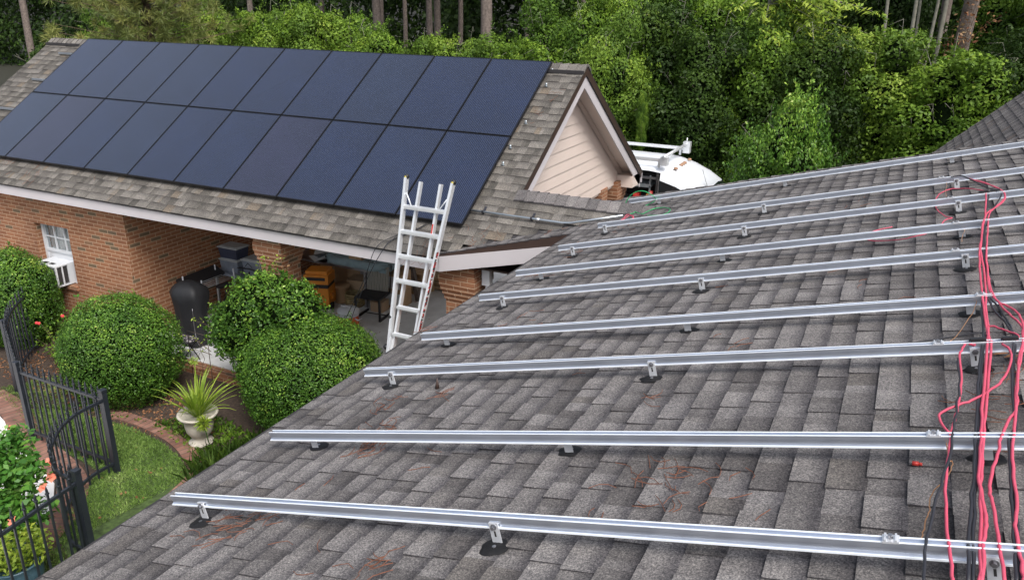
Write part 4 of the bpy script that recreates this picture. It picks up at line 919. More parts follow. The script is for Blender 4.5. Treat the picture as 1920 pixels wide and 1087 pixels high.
fence_run('curved black iron fence section at the left edge under the shrub', [(-10.08, 5.71), (-10.6, 5.98), (-11.0, 6.2), (-11.5, 6.47), (-12.2, 7.0), (-12.8, 7.7)], [(-11.62, 6.52)], 22)

# ------------------------------------------------------------------ clipped shrubs
def clipped(name, c, r, n, mat, label, seed, cat='shrub', leaf=.034, irregular=.05, stem=True, group=None, extra=None, thick=.07):
    t = thing(name, (c[0], c[1], 0), label, cat, group); g = np.random.default_rng(seed)
    c = np.array(c, float); r = np.array(r, float)
    blobs = [(c, r)] + [(np.array(a, float), np.array(b, float)) for a, b in (extra or [])]
    Ps = []; Ns = []; Ts = []
    tot = sum(b[1].prod() ** (2 / 3) for b in blobs)
    for k, (cc, rr) in enumerate(blobs):
        m = int(n * rr.prod() ** (2 / 3) / tot * 1.15); d = unit(g.normal(size=(m, 3)))
        ph = g.uniform(0, 6.28, 6)
        w = 1 + irregular * (np.sin(d[:, 0] * 5 + ph[0]) * np.sin(d[:, 1] * 6 + ph[1]) + .7 * np.sin(d[:, 2] * 9 + ph[2] + d[:, 0] * 4)) + .5 * irregular * np.sin(d[:, 0] * 17 + ph[3]) * np.sin(d[:, 1] * 15 + ph[4])
        dep = 1 - np.abs(g.normal(size=m)) * thick
        dep = np.where(g.random(m) < .05, 1 + g.random(m) * .05, dep)
        P = cc + d * rr * (w * dep)[:, None]; N = unit(d / rr)
        sp = unit(g.normal(size=(46, 3))); kk_ = g.integers(0, 46, 700); al = g.random(700) * .11
        P[:700] = cc + sp[kk_] * rr * (1 + al)[:, None] + g.normal(size=(700, 3)) * .012; N[:700] = unit(g.normal(size=(700, 3)))
        ins = np.zeros(m, bool)
        for j, (c2, r2) in enumerate(blobs):
            if j != k: ins |= (((P - c2) / (r2 * .9)) ** 2).sum(1) < 1
        clump = .5 + .5 * np.sin(P[:, 0] * 13 + ph[0]) * np.sin(P[:, 1] * 11 + ph[5]) * np.sin(P[:, 2] * 12 + ph[2])
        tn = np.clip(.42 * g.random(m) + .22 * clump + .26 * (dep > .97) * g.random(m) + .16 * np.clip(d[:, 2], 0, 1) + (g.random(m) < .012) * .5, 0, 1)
        pc = cc + unit(g.normal(size=(16, 3))) * rr
        for q_ in pc:
            near = (((P - q_) ** 2).sum(1) < g.uniform(.04, .11) ** 2) & (g.random(m) < .4); tn[near] = g.uniform(.88, 1, near.sum())
        hol = cc + unit(g.normal(size=(26, 3))) * rr; drop = np.zeros(m, bool)
        for q_ in hol: drop |= (((P - q_) ** 2).sum(1) < g.uniform(.03, .075) ** 2) & (g.random(m) < .75)
        ins |= drop
        k_ = (~ins) & (P[:, 2] > .03); Ps.append(P[k_]); Ns.append(N[k_]); Ts.append(tn[k_])
    P = np.concatenate(Ps); N = np.concatenate(Ns); T = np.concatenate(Ts)
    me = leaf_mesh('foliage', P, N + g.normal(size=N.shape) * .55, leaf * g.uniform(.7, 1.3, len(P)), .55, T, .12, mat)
    me2 = me; o = mobj('foliage', me2, t); o.matrix_parent_inverse = mat_of(t).inverted()
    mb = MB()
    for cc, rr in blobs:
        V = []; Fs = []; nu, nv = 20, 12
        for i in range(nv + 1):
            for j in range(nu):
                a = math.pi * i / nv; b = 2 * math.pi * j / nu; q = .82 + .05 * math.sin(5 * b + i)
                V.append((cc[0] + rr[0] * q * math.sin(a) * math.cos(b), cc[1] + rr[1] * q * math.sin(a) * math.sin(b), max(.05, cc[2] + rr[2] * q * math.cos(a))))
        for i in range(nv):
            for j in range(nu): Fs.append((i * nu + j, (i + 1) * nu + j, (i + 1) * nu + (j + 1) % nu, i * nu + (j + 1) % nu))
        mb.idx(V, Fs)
    mb.build('dark_core', MT['inner'], t)  # solid dark hull behind the leaves, its colour painting the inner shade
    mb = MB(); g2 = random.Random(seed)
    for k in range(5): mb.tube([(c[0] + g2.uniform(-.1, .1), c[1] + g2.uniform(-.1, .1), 0), (c[0] + g2.uniform(-.3, .3), c[1] + g2.uniform(-.3, .3), c[2])], [.03, .015], 7)
    mb.build('stem', MT['twig'], t)
    return t
clipped('round_shrub', (-6.91, 7.90, .73), (1.04, .98, .90), 52000, L_BOX, 'large clipped dome shrub in front, its right side cut by the near roof edge', 21, leaf=.030, irregular=.018)
clipped('round_shrub', (-10.03, 7.22, .73), (.92, .86, .88), 42000, L_BOX, 'broad clipped shrub in front of the brick corner left of the covered grill', 22, leaf=.031, irregular=.035)
clipped('round_shrub', (-13.30, 7.75, .80), (.78, .66, .92), 28000, L_BOX, 'clipped shrub at the left edge under the air conditioner window', 23, leaf=.034, irregular=.045)
clipped('vine_shrub', (-7.95, 8.0, 1.36), (.60, .44, .68), 34000, L_BOX, 'loose leafy shrub growing around the middle brick pillar of the carport', 24, leaf=.046, irregular=.13, extra=[((-8.38, 7.95, 1.16), (.40, .40, .46)), ((-7.28, 8.02, 1.62), (.42, .40, .44)), ((-7.75, 8.02, 1.75), (.42, .38, .40)), ((-7.85, 7.95, .75), (.48, .42, .6))], thick=.17)
# shoots sticking out of the vine shrub
def sprig_thing(name, label, cat, base, shoots, mat, leaf=.05, seed=1, n=14, group=None, aspect=.5):
    t = thing(name, base, label, cat, group); g = np.random.default_rng(seed); mb = MB(); P = []; N = []; D = []
    for (a, b, r) in shoots:
        a = Vector(a); b = Vector(b); mid = (a + b) / 2 + Vector((0, 0, .12 * (b - a).length)); pts = smooth_path([a, mid, b], 5); mb.tube(pts, [r * (1 - .8 * i / (len(pts) - 1)) for i in range(len(pts))], 5)
        for k in range(n):
            q = pts[int((.25 + .75 * g.random()) * (len(pts) - 1))]; o = g.normal(size=3) * leaf * .7; P.append(np.array(q) + o); N.append(unit(np.array([g.normal(0, .5, 3) + [0, 0, 1]]))[0])
    me = leaf_mesh('foliage', np.array(P), np.array(N), leaf * g.uniform(.7, 1.3, len(P)), aspect, None, .15, mat); o = mobj('foliage', me, t); o.matrix_parent_inverse = mat_of(t).inverted()
    mb.build('stem', MT['twig'], t); return t
sprig_thing('climbing_vine', 'green and rust colored vine climbing the middle brick pillar', 'vine', (-8.1, 8.3, 0), [((-8.2, 8.36, 1.5), (-8.05 + .05 * k, 8.34, 2.0 + .07 * k), .006) for k in range(4)] + [((-8.0, 8.36, 1.9), (-7.55, 8.36, 2.12), .005), ((-7.9, 8.36, 2.0), (-7.62, 8.38, 2.3), .004), ((-7.9, 8.38, 1.9), (-7.45, 8.38, 1.75), .004)], L_DRY, .055, 31, 9)
sprig_thing('vine_shoots', 'yellow green shoots reaching left from the carport shrub', 'shrub shoots', (-9.1, 8.0, 0), [((-8.9, 7.9, .7), (-9.45, 7.75, .95), .006), ((-8.9, 7.9, .65), (-9.3, 7.65, .72), .006), ((-8.7, 7.9, 1.0), (-9.25, 7.95, 1.12), .005), ((-7.9, 8.0, 2.1), (-7.8, 8.05, 2.35), .005), ((-7.7, 8.0, 2.1), (-7.45, 8.1, 2.42), .005)], L_LIME, .045, 32, 20)
sprig_thing('rose_bush', 'thin rose bush with red blooms between the two left shrubs', 'rose bush', (-11.7, 7.4, 0), [((-11.7, 7.4, 0), (-11.7 + dx, 7.4 + dy, z_), .009) for dx, dy, z_ in ((-.5, .1, .62), (-.3, -.1, .8), (.1, 0, .85), (.35, -.1, .75), (-.1, .2, .95), (.5, .2, 1.0), (.6, .1, .8), (-.65, 0, .4), (.0, -.3, .5), (.3, -.3, .55))], L_MID, .055, 33, 60)
t = [o for o in COL.objects if o.name.startswith('rose_bush')][0]
for p in ((-12.35, 7.5, .64), (-11.62, 7.45, .93), (-12.5, 7.55, .6)):
    mb = MB(); rough_disc(mb, .028, .02, int(p[0] * 10), n=10); o = mb.build('bloom', MT['redflower'], t, keep_loc='local'); o.matrix_parent_inverse = mat_of(t).inverted(); o.location = p; o.rotation_euler = (.9, 0, .3)
sprig_thing('young_shrub', 'pale green leafy sprigs sprouting at the brick corner beside the clipped shrub', 'shrub', (-11.6, 7.9, 0), [((-11.5, 7.9, 0), (-11.6 + .28 * k, 7.95, 1.02 + .1 * (k % 2)), .007) for k in range(-1, 4)], L_BRIGHT, .06, 34, 26)

# ------------------------------------------------------------------ ground cover and grass
def blades(name, poly_fn, n, h, mat, label, cat, seed, zc=.0, lean=.5, aspect=.12):
    g = np.random.default_rng(seed); P = poly_fn(g, n); m = len(P); hh = h * g.uniform(.5, 1.3, m)
    d = unit(np.c_[g.normal(size=(m, 2)) * lean, np.ones(m)]); N = unit(np.c_[g.normal(size=(m, 2)), np.ones(m) * .35])
    pos = np.c_[P, np.full(m, zc)] + d * (hh * .45)[:, None]
    n3 = unit(N - d * (N * d).sum(1, keepdims=True))
    s = np.cross(n3, d); v = np.empty((m, 4, 3)); W = hh * aspect
    v[:, 0] = pos - d * (hh * .5)[:, None]; v[:, 2] = pos + d * (hh * .5)[:, None] + n3 * (hh * .18)[:, None]
    v[:, 1] = pos + s * (W * .5)[:, None]; v[:, 3] = pos - s * (W * .5)[:, None]
    me = bpy.data.meshes.new(name); me.vertices.add(m * 4); me.vertices.foreach_set('co', v.reshape(-1).astype(np.float32)); me.loops.add(m * 4); me.loops.foreach_set('vertex_index', np.arange(m * 4, dtype=np.int32))
    me.polygons.add(m); me.polygons.foreach_set('loop_start', np.arange(0, m * 4, 4, dtype=np.int32)); me.polygons.foreach_set('loop_total', np.full(m, 4, np.int32)); me.update(calc_edges=True)
    patch = .5 + .5 * np.sin(P[:, 0] * 4.1 + 1) * np.sin(P[:, 1] * 5.3); a = me.attributes.new('tone', 'FLOAT', 'FACE'); a.data.foreach_set('value', np.clip(.3 * patch + .28 * (.5 + .5 * np.sin(P[:, 0] * 9.3 + 2 * np.sin(P[:, 1] * 7))) * (.5 + .5 * np.sin(P[:, 1] * 11.7 + P[:, 0] * 3)) + .5 * g.random(m), 0, 1).astype(np.float32))
    me.materials.append(mat); o = mobj(name, me); return tag(o, label, cat, kind='stuff')
def in_poly(P, poly):
    x, y = P[:, 0], P[:, 1]; ins = np.zeros(len(P), bool); j = len(poly) - 1
    for i in range(len(poly)):
        xi, yi = poly[i]; xj, yj = poly[j]; c = ((yi > y) != (yj > y)) & (x < (xj - xi) * (y - yi) / (yj - yi + 1e-12) + xi); ins ^= c; j = i
    return ins
def polyfn(poly):
    a = np.array(poly); lo = a.min(0); hi = a.max(0)
    def f(g, n): P = g.uniform(lo, hi, (n, 2)); return P[in_poly(P, poly)]
    return f
blades('grass', polyfn([p for p in lawn_poly if p[0] < -6] + [(-6.2, 4.2), (-6.2, 5.9)]), 130000, .055, L_GRASS, 'short green lawn inside the black iron fence', 'grass', 41, lean=.9, aspect=.16)
blades('ground_cover', polyfn([(-10.8, 6.3), (-9.2, 6.75), (-8.0, 6.5), (-7.4, 6.2), (-6.2, 6.0), (-6.2, 7.0), (-8.6, 7.4), (-9.0, 6.7), (-10.4, 6.7)]), 9000, .07, L_MID, 'patchy green weeds growing behind the brick edging', 'weeds', 42, lean=1.2, aspect=.4)
blades('ground_cover', polyfn([(-12, 6.4), (-10.2, 5.85), (-8.6, 5.75), (-8.4, 6.4), (-10.3, 6.35), (-11.5, 7.3)]), 14000, .05, L_GRASS, 'thin grass behind the straight iron fence section', 'grass', 43, lean=1.0, aspect=.2)
blades('tall_weeds', polyfn([(-7.65, 6.2), (-7.35, 5.9), (-6.3, 5.6), (-6.3, 7.0), (-7.3, 7.1)]), 2600, .27, L_DARK, 'tall narrow leaved plants between the urn and the near roof', 'weeds', 44, lean=.55, aspect=.10)
blades('leaf_litter', polyfn([(-13, 6.8), (-9, 6.4), (-7.9, 6.9), (-8.6, 7.6), (-13, 7.6)]), 2600, .045, L_DRY, 'brown leaf litter on the bare soil under the shrubs', 'leaf litter', 45, lean=3.0, aspect=.5)
blades('fallen_leaves', polyfn([(-9.3, 5.0), (-7.4, 4.4), (-6.6, 5.9), (-9.0, 6.5)]), 70, .05, L_DRY, 'few fallen leaves lying on the green lawn', 'leaves', 46, zc=.03, lean=3.0, aspect=.6)

# ------------------------------------------------------------------ urn with strap-leaved plant
def strap_leaves(n, L, w, seed, upb=.9, r0=.05):
    g = random.Random(seed); mb = MB()
    for k in range(n):
        a = 2 * math.pi * k / n + g.uniform(-.3, .3); el = g.uniform(.5, 1.35) * upb; l = L * g.uniform(.65, 1.15); d = Vector((math.cos(a), math.sin(a), 0)); s_ = Vector((-d.y, d.x, 0)); p = d * g.uniform(0, r0); prev = None; dr = g.uniform(.3, 1.15)
        for i in range(8):
            t = i / 7; ww = w * (math.sin(math.pi * min(1, .2 + t * .8)) ** .7) * (1 - t * .65); 
            cur = (p - s_ * ww + Vector((0, 0, .006)), p, p + s_ * ww + Vector((0, 0, .006)))
            if prev:
                tn = g.random() * .7 + .2 * t
                mb.face([prev[0], prev[1], cur[1], cur[0]], None, tn, True); mb.face([prev[1], prev[2], cur[2], cur[1]], None, tn, True)
            prev = cur; e = el - dr * t * t; p = p + (d * math.cos(e) + Vector((0, 0, math.sin(e)))) * (l / 7)
    return mb
UX, UY = -7.98, 6.72
urn = thing('stone_urn', (UX, UY, 0), 'pale cast stone garden urn on the soil beside the dome shrub', 'urn')
mb = MB(); mb.lathe([(.16, 0), (.165, .035), (.13, .05), (.10, .085), (.10, .11), (.135, .14), (.175, .21), (.19, .30), (.195, .36), (.225, .41), (.262, .44), (.272, .46), (.26, .478), (.23, .465), (.205, .42)], (UX, UY, 0), 32)
for k in range(0): pass
mb.build('bowl', MT['stone'], urn)
mb = MB(); mb.lathe([(.18, .405), (.001, .41)], (UX, UY, 0), 20); mb.build('potting_soil', MT['soil'], urn)
pl = thing('strap_leaf_plant', (UX, UY, .41), 'spiky yellow green strap leaved plant growing in the stone urn', 'plant')
strap_leaves(64, .66, .023, 3, 1.1).build('leaves', L_LIME, pl, keep_loc='local').matrix_parent_inverse = Matrix.Identity(4)
mb = MB(); mb.tube([(UX + .05, UY, .42), (UX + .04, UY + .02, .85), (UX + .07, UY, 1.24)], .006, 6); mb.build('flower_stalk', L_LIME, pl)
def umbel(c, r, n, parent, name, mat, seed):
    g = np.random.default_rng(seed); d = unit(g.normal(size=(n, 3))); me = leaf_mesh(name, np.array(c) + d * r * .6, np.cross(d, g.normal(size=(n, 3))), r * .95, .14, None, .1, mat, direction=d); o = mobj(name, me, parent)
    if parent: o.matrix_parent_inverse = mat_of(parent).inverted()
    return o
umbel((UX + .07, UY, 1.26), .075, 60, pl, 'seed_head', L_LIME, 5)
fl = thing('flower_clump', (-7.62, 6.55, 0), 'round clump of yellow green star flowers hanging beside the urn', 'flower'); umbel((-7.64, 6.50, .50), .12, 170, fl, 'petals', L_LIME, 6); mb = MB(); mb.tube([(-7.7, 6.62, 0), (-7.66, 6.55, .3), (-7.64, 6.5, .46)], .006, 6); mb.build('stem', L_BRIGHT, fl)

# ------------------------------------------------------------------ potted plants at lower left
hib = thing('hibiscus', (-7.75, 4.0, 0), 'leafy potted hibiscus with coral flowers at the left edge behind the fence', 'hibiscus')
mb = MB(); mb.lathe([(.16, .0), (.2, .05), (.235, .3), (.245, .34), (.22, .345), (.2, .3)], (-7.75, 4.0, 0), 28); mb.build('pot', MT['blue_pot'], hib)
g = np.random.default_rng(51); hc = [(-7.75, 4.0, .78), (-7.62, 4.15, .62), (-7.9, 4.1, .70), (-7.98, 4.25, .92), (-8.1, 4.2, 1.12), (-7.75, 4.25, 1.0), (-7.6, 3.9, .7), (-7.9, 3.9, 1.0), (-8.05, 4.35, 1.25)]; P = []
for c in hc: P.append(np.array(c) + unit(g.normal(size=(330, 3))) * g.uniform(.04, .24, (330, 1)))
P = np.concatenate(P); N = unit(g.normal(size=P.shape) * .7 + [0, -.1, 1]); me = leaf_mesh('foliage', P, N, .085 * g.uniform(.6, 1.25, len(P)), .62, None, .12, L_BRIGHT); o = mobj('foliage', me, hib); o.matrix_parent_inverse = mat_of(hib).inverted()
mb = MB(); g2 = random.Random(4)
for c in hc: mb.tube(smooth_path([(-7.75, 4.0, .3), ((c[0] - 7.75) / 2, (c[1] + 4.0) / 2, c[2] * .7), c], 4), .008, 5)
mb.build('stem', MT['twig'], hib)
def bloom(c, parent, seed, r=.05):
    mb = MB(); gg = random.Random(seed)
    for k in range(5):
        a = 2 * math.pi * k / 5; d = Vector((math.cos(a), math.sin(a), 0)); s_ = Vector((-d.y, d.x, 0)); c0 = Vector((0, 0, 0))
        mb.face([c0, d * r * .7 - s_ * r * .5 + Vector((0, 0, r * .5)), d * r * 1.2 + Vector((0, 0, r * .45)), d * r * .7 + s_ * r * .5 + Vector((0, 0, r * .5))], None, .5, True)
    mb.tube([(0, 0, 0), (0, 0, r * 1.3)], r * .1, 6)
    o = mb.build('bloom', MT['flower'], parent, keep_loc='local'); o.matrix_parent_inverse = mat_of(parent).inverted(); o.location = c; o.rotation_euler = (gg.uniform(.5, 1.2), gg.uniform(-.4, .4), gg.uniform(-.6, .9)); return o
for k, c in enumerate(((-8.22, 4.47, 1.30), (-7.70, 4.48, 1.02), (-8.05, 3.98, 1.16), (-7.50, 4.25, .90), (-7.38, 3.82, .80), (-7.62, 4.42, .90))): bloom(c, hib, k)
col_ = thing('lime_potted_plant', (-7.35, 3.72, 0), 'lime green leafy plant in a glazed blue pot behind the corner fence', 'potted plant')
mb = MB(); mb.lathe([(.15, .0), (.2, .06), (.245, .2), (.25, .32), (.235, .38), (.25, .40), (.225, .405), (.2, .36)], (-7.35, 3.72, 0), 30); mb.build('pot', MT['blue_pot'], col_)
P = unit(g.normal(size=(1500, 3))) * g.uniform(.5, 1, (1500, 1)) * [.34, .34, .2] + [-7.38, 3.78, .50]; P = P[P[:, 2] > .36]; N = unit(g.normal(size=P.shape) * .6 + [0, -.1, 1]); me = leaf_mesh('foliage', P, N, .06 * g.uniform(.6, 1.25, len(P)), .5, None, .12, L_LIME); o = mobj('foliage', me, col_); o.matrix_parent_inverse = mat_of(col_).inverted()

# ------------------------------------------------------------------ window air conditioner
ac = thing('air_conditioner', (-13.12, 8.4, .95), 'white window air conditioner sticking out of the brick wall', 'air conditioner')
A = MB(); ax0, ax1, ay0, ay1, az0, az1 = -13.42, -12.84, 8.26, 8.64, .94, 1.32
A.box((ax0, ay0, az1 - .02), (ax1, ay1, az1)); A.box((ax0, ay0, az0), (ax1, ay1, az0 + .02)); A.box((ax0, ay0, az0 + .02), (ax0 + .02, ay1, az1 - .02)); A.box((ax1 - .02, ay0, az0 + .02), (ax1, ay0 + .03, az1 - .02)); A.box((ax1 - .02, ay0 + .23, az0 + .02), (ax1, ay1, az1 - .02)); A.box((ax0 + .02, ay0 + .06, az0 + .02), (ax1 - .04, ay1, az1 - .02)); A.box((ax1 - .02, ay0 + .12, az0 + .02), (ax1, ay0 + .14, az1 - .02))
A.build('case', MT['winwhite'], ac, bevel=.006)
mb = MB(); 
for k in range(15): x = ax0 + .035 + k * .034; mb.box((x, ay0 + .004, az0 + .03), (x + .022, ay0 + .012, az1 - .03))
mb.box((ax0 + .02, ay0 + .02, az0 + .02), (ax1 - .02, ay0 + .03, az1 - .02)); mb.build('grille', plain("grey_condenser_fins", (.13, .13, .14), .5), ac)
mb = MB()
for j, (ya, yb) in enumerate(((ay0 + .035, ay0 + .118), (ay0 + .142, ay0 + .228))):
    mb.box((ax1 - .03, ya, az0 + .04), (ax1 - .015, yb, az1 - .04))
for j in range(2): mb.box((ax0 + .12 + j * .17, ay0 + .08, az1 + .001), (ax0 + .24 + j * .17, ay0 + .15, az1 + .004))
mb.build('vent_louver', MT['dark'], ac)

# ------------------------------------------------------------------ things in the carport
gr = thing('covered_grill', (-10.25, 8.86, .13), 'barbecue grill under a black vinyl cover by the brick wall', 'grill')
mb = MB(); g = random.Random(8); prof = [(.22, .02), (.24, .3), (.255, .55), (.27, .72), (.30, .84), (.305, .95), (.27, 1.04), (.20, 1.10), (.11, 1.14), (.04, 1.15)]; V = []; Fs = []; n = 26
for i, (r_, z_) in enumerate(prof):
    for k in range(n):
        a = 2 * math.pi * k / n; rr = r_ * (1 + .06 * math.sin(5 * a + z_ * 4) + .05 * math.sin(9 * a - z_ * 6) + g.uniform(-.035, .035)) * (abs(math.cos(a)) ** 4 + abs(math.sin(a)) ** 4) ** -.16; V.append((-10.38 + rr * math.cos(a) * 1.0, 8.90 + rr * math.sin(a) * .8, .13 + z_))
for i in range(len(prof) - 1):
    for k in range(n): Fs.append((i * n + k, i * n + (k + 1) % n, (i + 1) * n + (k + 1) % n, (i + 1) * n + k))
Fs.append(tuple((len(prof) - 1) * n + k for k in range(n))); mb.idx(V, Fs); mb.build('cover', MT['grill_cover'], gr)
mb = MB(); mb.tube(smooth_path([(-10.02, 8.62, .95), (-9.96, 8.56, .6), (-9.85, 8.5, .4), (-9.62, 8.42, .35)], 5), .006, 6); mb.build('drawstring', MT['bolt'], gr)
stl = thing('folding_stool', (-10.1, 8.40, .12), 'small folding stool with patterned seat and crossed black legs beside the grill', 'stool')
SXX, SYY = -9.98, 8.36
mb = MB(); mb.box((SXX - .17, SYY - .13, .50), (SXX + .17, SYY + .13, .52))
m_, nt_, b_ = nmat("floral_seat_cloth"); vv = nt_.nodes.new("ShaderNodeTexVoronoi"); vv.inputs['Scale'].default_value = 22; tc = nt_.nodes.new("ShaderNodeTexCoord"); nt_.links.new(tc.outputs['Object'], vv.inputs['Vector']); rp = ramp(nt_, vv.outputs['Distance'], [(.25, (.5, .47, .47)), (.4, (.05, .045, .06))]); nt_.links.new(rp.outputs[0], b_.inputs['Base Color'])
mb.build('seat', m_, stl)
for sg in (-1, 1):
    for sy in (-1, 1): mb = MB(); mb.tube([(SXX + sg * .16, SYY + sy * .11, .5), (SXX - sg * .16, SYY + sy * .11, .13)], .01, 6); mb.build('leg', MT['black_pl'], stl)
bk = thing('bicycle', (-10.6, 9.9, .13), 'black bicycle parked along the brick wall behind the grill', 'bicycle')
bx, by = -10.25, 10.15; bd = Vector((.06, -.99, 0)).normalized()
def bp(s_, z_): return Vector((bx, by, .13 + z_)) + bd * s_
for s_ in (-.1, .92):
    mb = MB(); W_ = [bp(s_ + .31 * math.cos(a), .33 + .31 * math.sin(a)) for a in [2 * math.pi * k / 30 for k in range(30)]]; mb.tube(W_, .02, 6, closed=True); w_ = mb.build('wheel', MT['tyre'], bk)
    mb = MB(); mb.tube([bp(s_ + .288 * math.cos(a), .33 + .288 * math.sin(a)) for a in [2 * math.pi * k / 30 for k in range(30)]], .009, 5, closed=True)
    for k in range(14): a = math.pi * 2 * k / 14; mb.tube([bp(s_, .33), bp(s_ + .288 * math.cos(a), .33 + .288 * math.sin(a))], .0022, 4)
    mb.build('spokes', MT['steel'], w_)
mb = MB()
for a, b in (((-.1, .33), (.0, .80)), ((.02, .78), (.42, .35)), ((.04, .72), (.62, .80)), ((.42, .35), (.62, .80)), ((.42, .35), (.92, .33)), ((.92, .33), (.60, .72)), ((0, .8), (-.04, .95))): mb.tube([bp(*a), bp(*b)], .014, 6)
mb.build('frame', MT['black_pl'], bk)
mb = MB(); hbp = bp(-.05, .98); mb.tube([hbp - Vector((.3, 0, 0)), hbp + Vector((0, 0, .02)), hbp + Vector((.3, -.02, 0))], .012, 6); mb.tube([bp(-.12, 1.0), bp(-.02, 1.12), bp(.12, 1.05), bp(.16, .94)], .006, 5); mb.build('handlebar', MT['black_pl'], bk)
mb = MB(); mb.beam(bp(.5, .9), bp(.76, .92), .12, .05); mb.build('saddle', MT['black_pl'], bk)
rk = thing('wire_rack', (-10.9, 9.5, .13), 'white wire rack with thin poles standing behind the bicycle', 'rack')
for p in ((-10.95, 9.3), (-10.50, 9.3), (-10.95, 10.05), (-10.5, 10.05)): mb = MB(); mb.tube([(p[0], p[1], .13), (p[0], p[1], 1.15)], .013, 6); mb.build('leg', MT['winwhite'], rk)
mb = MB()
for k in range(7): mb.tube([(-10.95 + k * .075, 9.3, .98), (-10.95 + k * .075, 10.05, .98)], .005, 4)
mb.tube([(-10.95, 9.3, .98), (-10.5, 9.3, .98)], .007, 4); mb.build('shelf', MT['winwhite'], rk)
mb = MB(); mb.beam((-10.95, 9.25, 1.01), (-10.95, 10.15, 1.03), .26, .05, up=(.5, 0, 1)); tag(mb.build('black_board', MT['black_pl']), 'long black board lying on top of the wire rack', 'board')
tb = thing('work_table', (-10.75, 10.9, .13), 'narrow gray table carrying the plastic bins against the brick wall', 'table')
mb = MB(); mb.box((-11.15, 10.15, .92), (-9.95, 10.85, .96)); mb.build('table_top', MT['clear_bin'], tb)
for p in ((-11.1, 10.2), (-10.0, 10.2), (-11.1, 10.8), (-10.0, 10.8)): mb = MB(); mb.box((p[0] - .02, p[1] - .02, .13), (p[0] + .02, p[1] + .02, .92)); mb.build('leg', MT['bolt'], tb)
def bin_(x, y, z, sx, sy, h, label, content=None):
    t = thing('storage_bin', (x, y, z), label, 'storage bin', 'plastic storage bins on the table'); mb = MB()
    a = [(x - sx * .9, y - sy * .9), (x + sx * .9, y - sy * .9), (x + sx * .9, y + sy * .9), (x - sx * .9, y + sy * .9)]; b = [(x - sx, y - sy), (x + sx, y - sy), (x + sx, y + sy), (x - sx, y + sy)]
    for i in range(4): j = (i + 1) % 4; mb.face([(*a[i], z), (*a[j], z), (*b[j], z + h), (*b[i], z + h)])
    mb.face([(*p, z) for p in a][::-1]); mb.build('tub', content or MT['clear_bin'], t)
    mb = MB(); mb.box((x - sx - .015, y - sy - .015, z + h), (x + sx + .015, y + sy + .015, z + h + .02)); mb.box((x - sx + .02, y - sy + .02, z + h + .02), (x + sx - .02, y + sy - .02, z + h + .035)); mb.build('lid', MT['bin_lid'], t, bevel=.005); return t
bin_(-10.82, 10.42, .962, .22, .16, .22, 'clear plastic bin with milky lid, lower one of the stack of two')
bin_(-10.82, 10.42, 1.22, .22, .16, .20, 'plastic bin with dark contents, on top of the stack of two', plain("dark_blue_contents", (.05, .06, .10), .4))
bin_(-10.25, 10.52, .962, .26, .24, .28, 'wide gray plastic bin right of the stacked pair')
# clutter in the middle
def carton(x, y, z, sx, sy, h, label, rot=0, mat='card', open_=False, lab=False):
    t = thing('cardboard_box', (x, y, z), label, 'cardboard box', 'cardboard boxes in the carport', rot); mb = MB(); mb.box((-sx, -sy, 0), (sx, sy, h)); b = mb.build('carton', MT[mat], t, keep_loc='local', bevel=.004); b.matrix_parent_inverse = Matrix.Identity(4)
    mb = MB(); mb.box((-sx * .1, -sy - .001, h * .2), (sx * .1, sy + .001, h + .002)) if not lab else mb.box((-sx * .75, -sy - .003, h * .15), (sx * .8, -sy, h * .88)); q = mb.build('tape' if not lab else 'paper_label', MT['card_pale' if not lab else 'paper'], t, keep_loc='local'); q.matrix_parent_inverse = Matrix.Identity(4)
    if open_:
        mb = MB(); 
        for sg in (-1, 1): mb.face([(-sx, sg * sy, h), (sx, sg * sy, h), (sx * .9, sg * sy * 1.9, h + .1), (-sx * .9, sg * sy * 1.9, h + .1)])
        q = mb.build('flap', MT[mat], t, keep_loc='local'); q.matrix_parent_inverse = Matrix.Identity(4)
    return t
carton(-8.36, 12.12, .13, .21, .2, .34, 'lower brown box with white label beside the striped chair', .12, lab=True)
carton(-8.36, 12.12, .475, .21, .2, .34, 'upper brown box with white label beside the striped chair', .10, lab=True)
carton(-8.35, 12.95, .13, .20, .2, .46, 'tall brown box standing behind the ladder', -.1)
carton(-8.75, 12.75, .13, .2, .2, .42, 'brown box between the chair boxes and the tall one', .3)
carton(-9.75, 12.5, .93, .2, .18, .22, 'brown box left of the pet bed', .3)
carton(-8.95, 11.70, 1.10, .13, .10, .13, 'small brown box lying on the pet bed', .15)
carton(-10.1, 12.6, .13, .3, .3, .55, 'wide brown box at the back left of the clutter', .2, open_=True)
carton(-8.5, 11.72, .13, .13, .13, .20, 'small box on the floor under the striped chair', .1, mat='card_pale')
# pet bed on a shelf table
mb = MB(); mb.box((-10.6, 11.65, .88), (-8.70, 12.6, .92)); 
st2 = thing('folding_table', (-9.2, 11.8, .13), 'cluttered folding table carrying the blue gray pet bed', 'table'); mb.build('table_top', MT['bolt'], st2)
for p in ((-10.5, 11.7), (-8.8, 11.7), (-10.5, 12.5), (-8.8, 12.5)): mb = MB(); mb.box((p[0] - .02, p[1] - .02, .13), (p[0] + .02, p[1] + .02, .88)); mb.build('leg', MT['bolt'], st2)
pb = thing('pet_bed', (-8.95, 11.75, 1.03), 'blue gray tufted pet bed with thick rolled rim lying on the table', 'pet bed')
PB = Vector((-8.95, 12.05, 1.00)); mb = MB(); rim = []
for k in range(36):
    a = 2 * math.pi * k / 36; c, s_ = math.cos(a), math.sin(a); ex = .55; rx = abs(c) ** ex * (1 if c > 0 else -1) * .72; ry = abs(s_) ** ex * (1 if s_ > 0 else -1) * .46; rim.append(PB + Vector((rx * .97 + ry * .1, ry, .03 + .012 * math.sin(7 * a))))
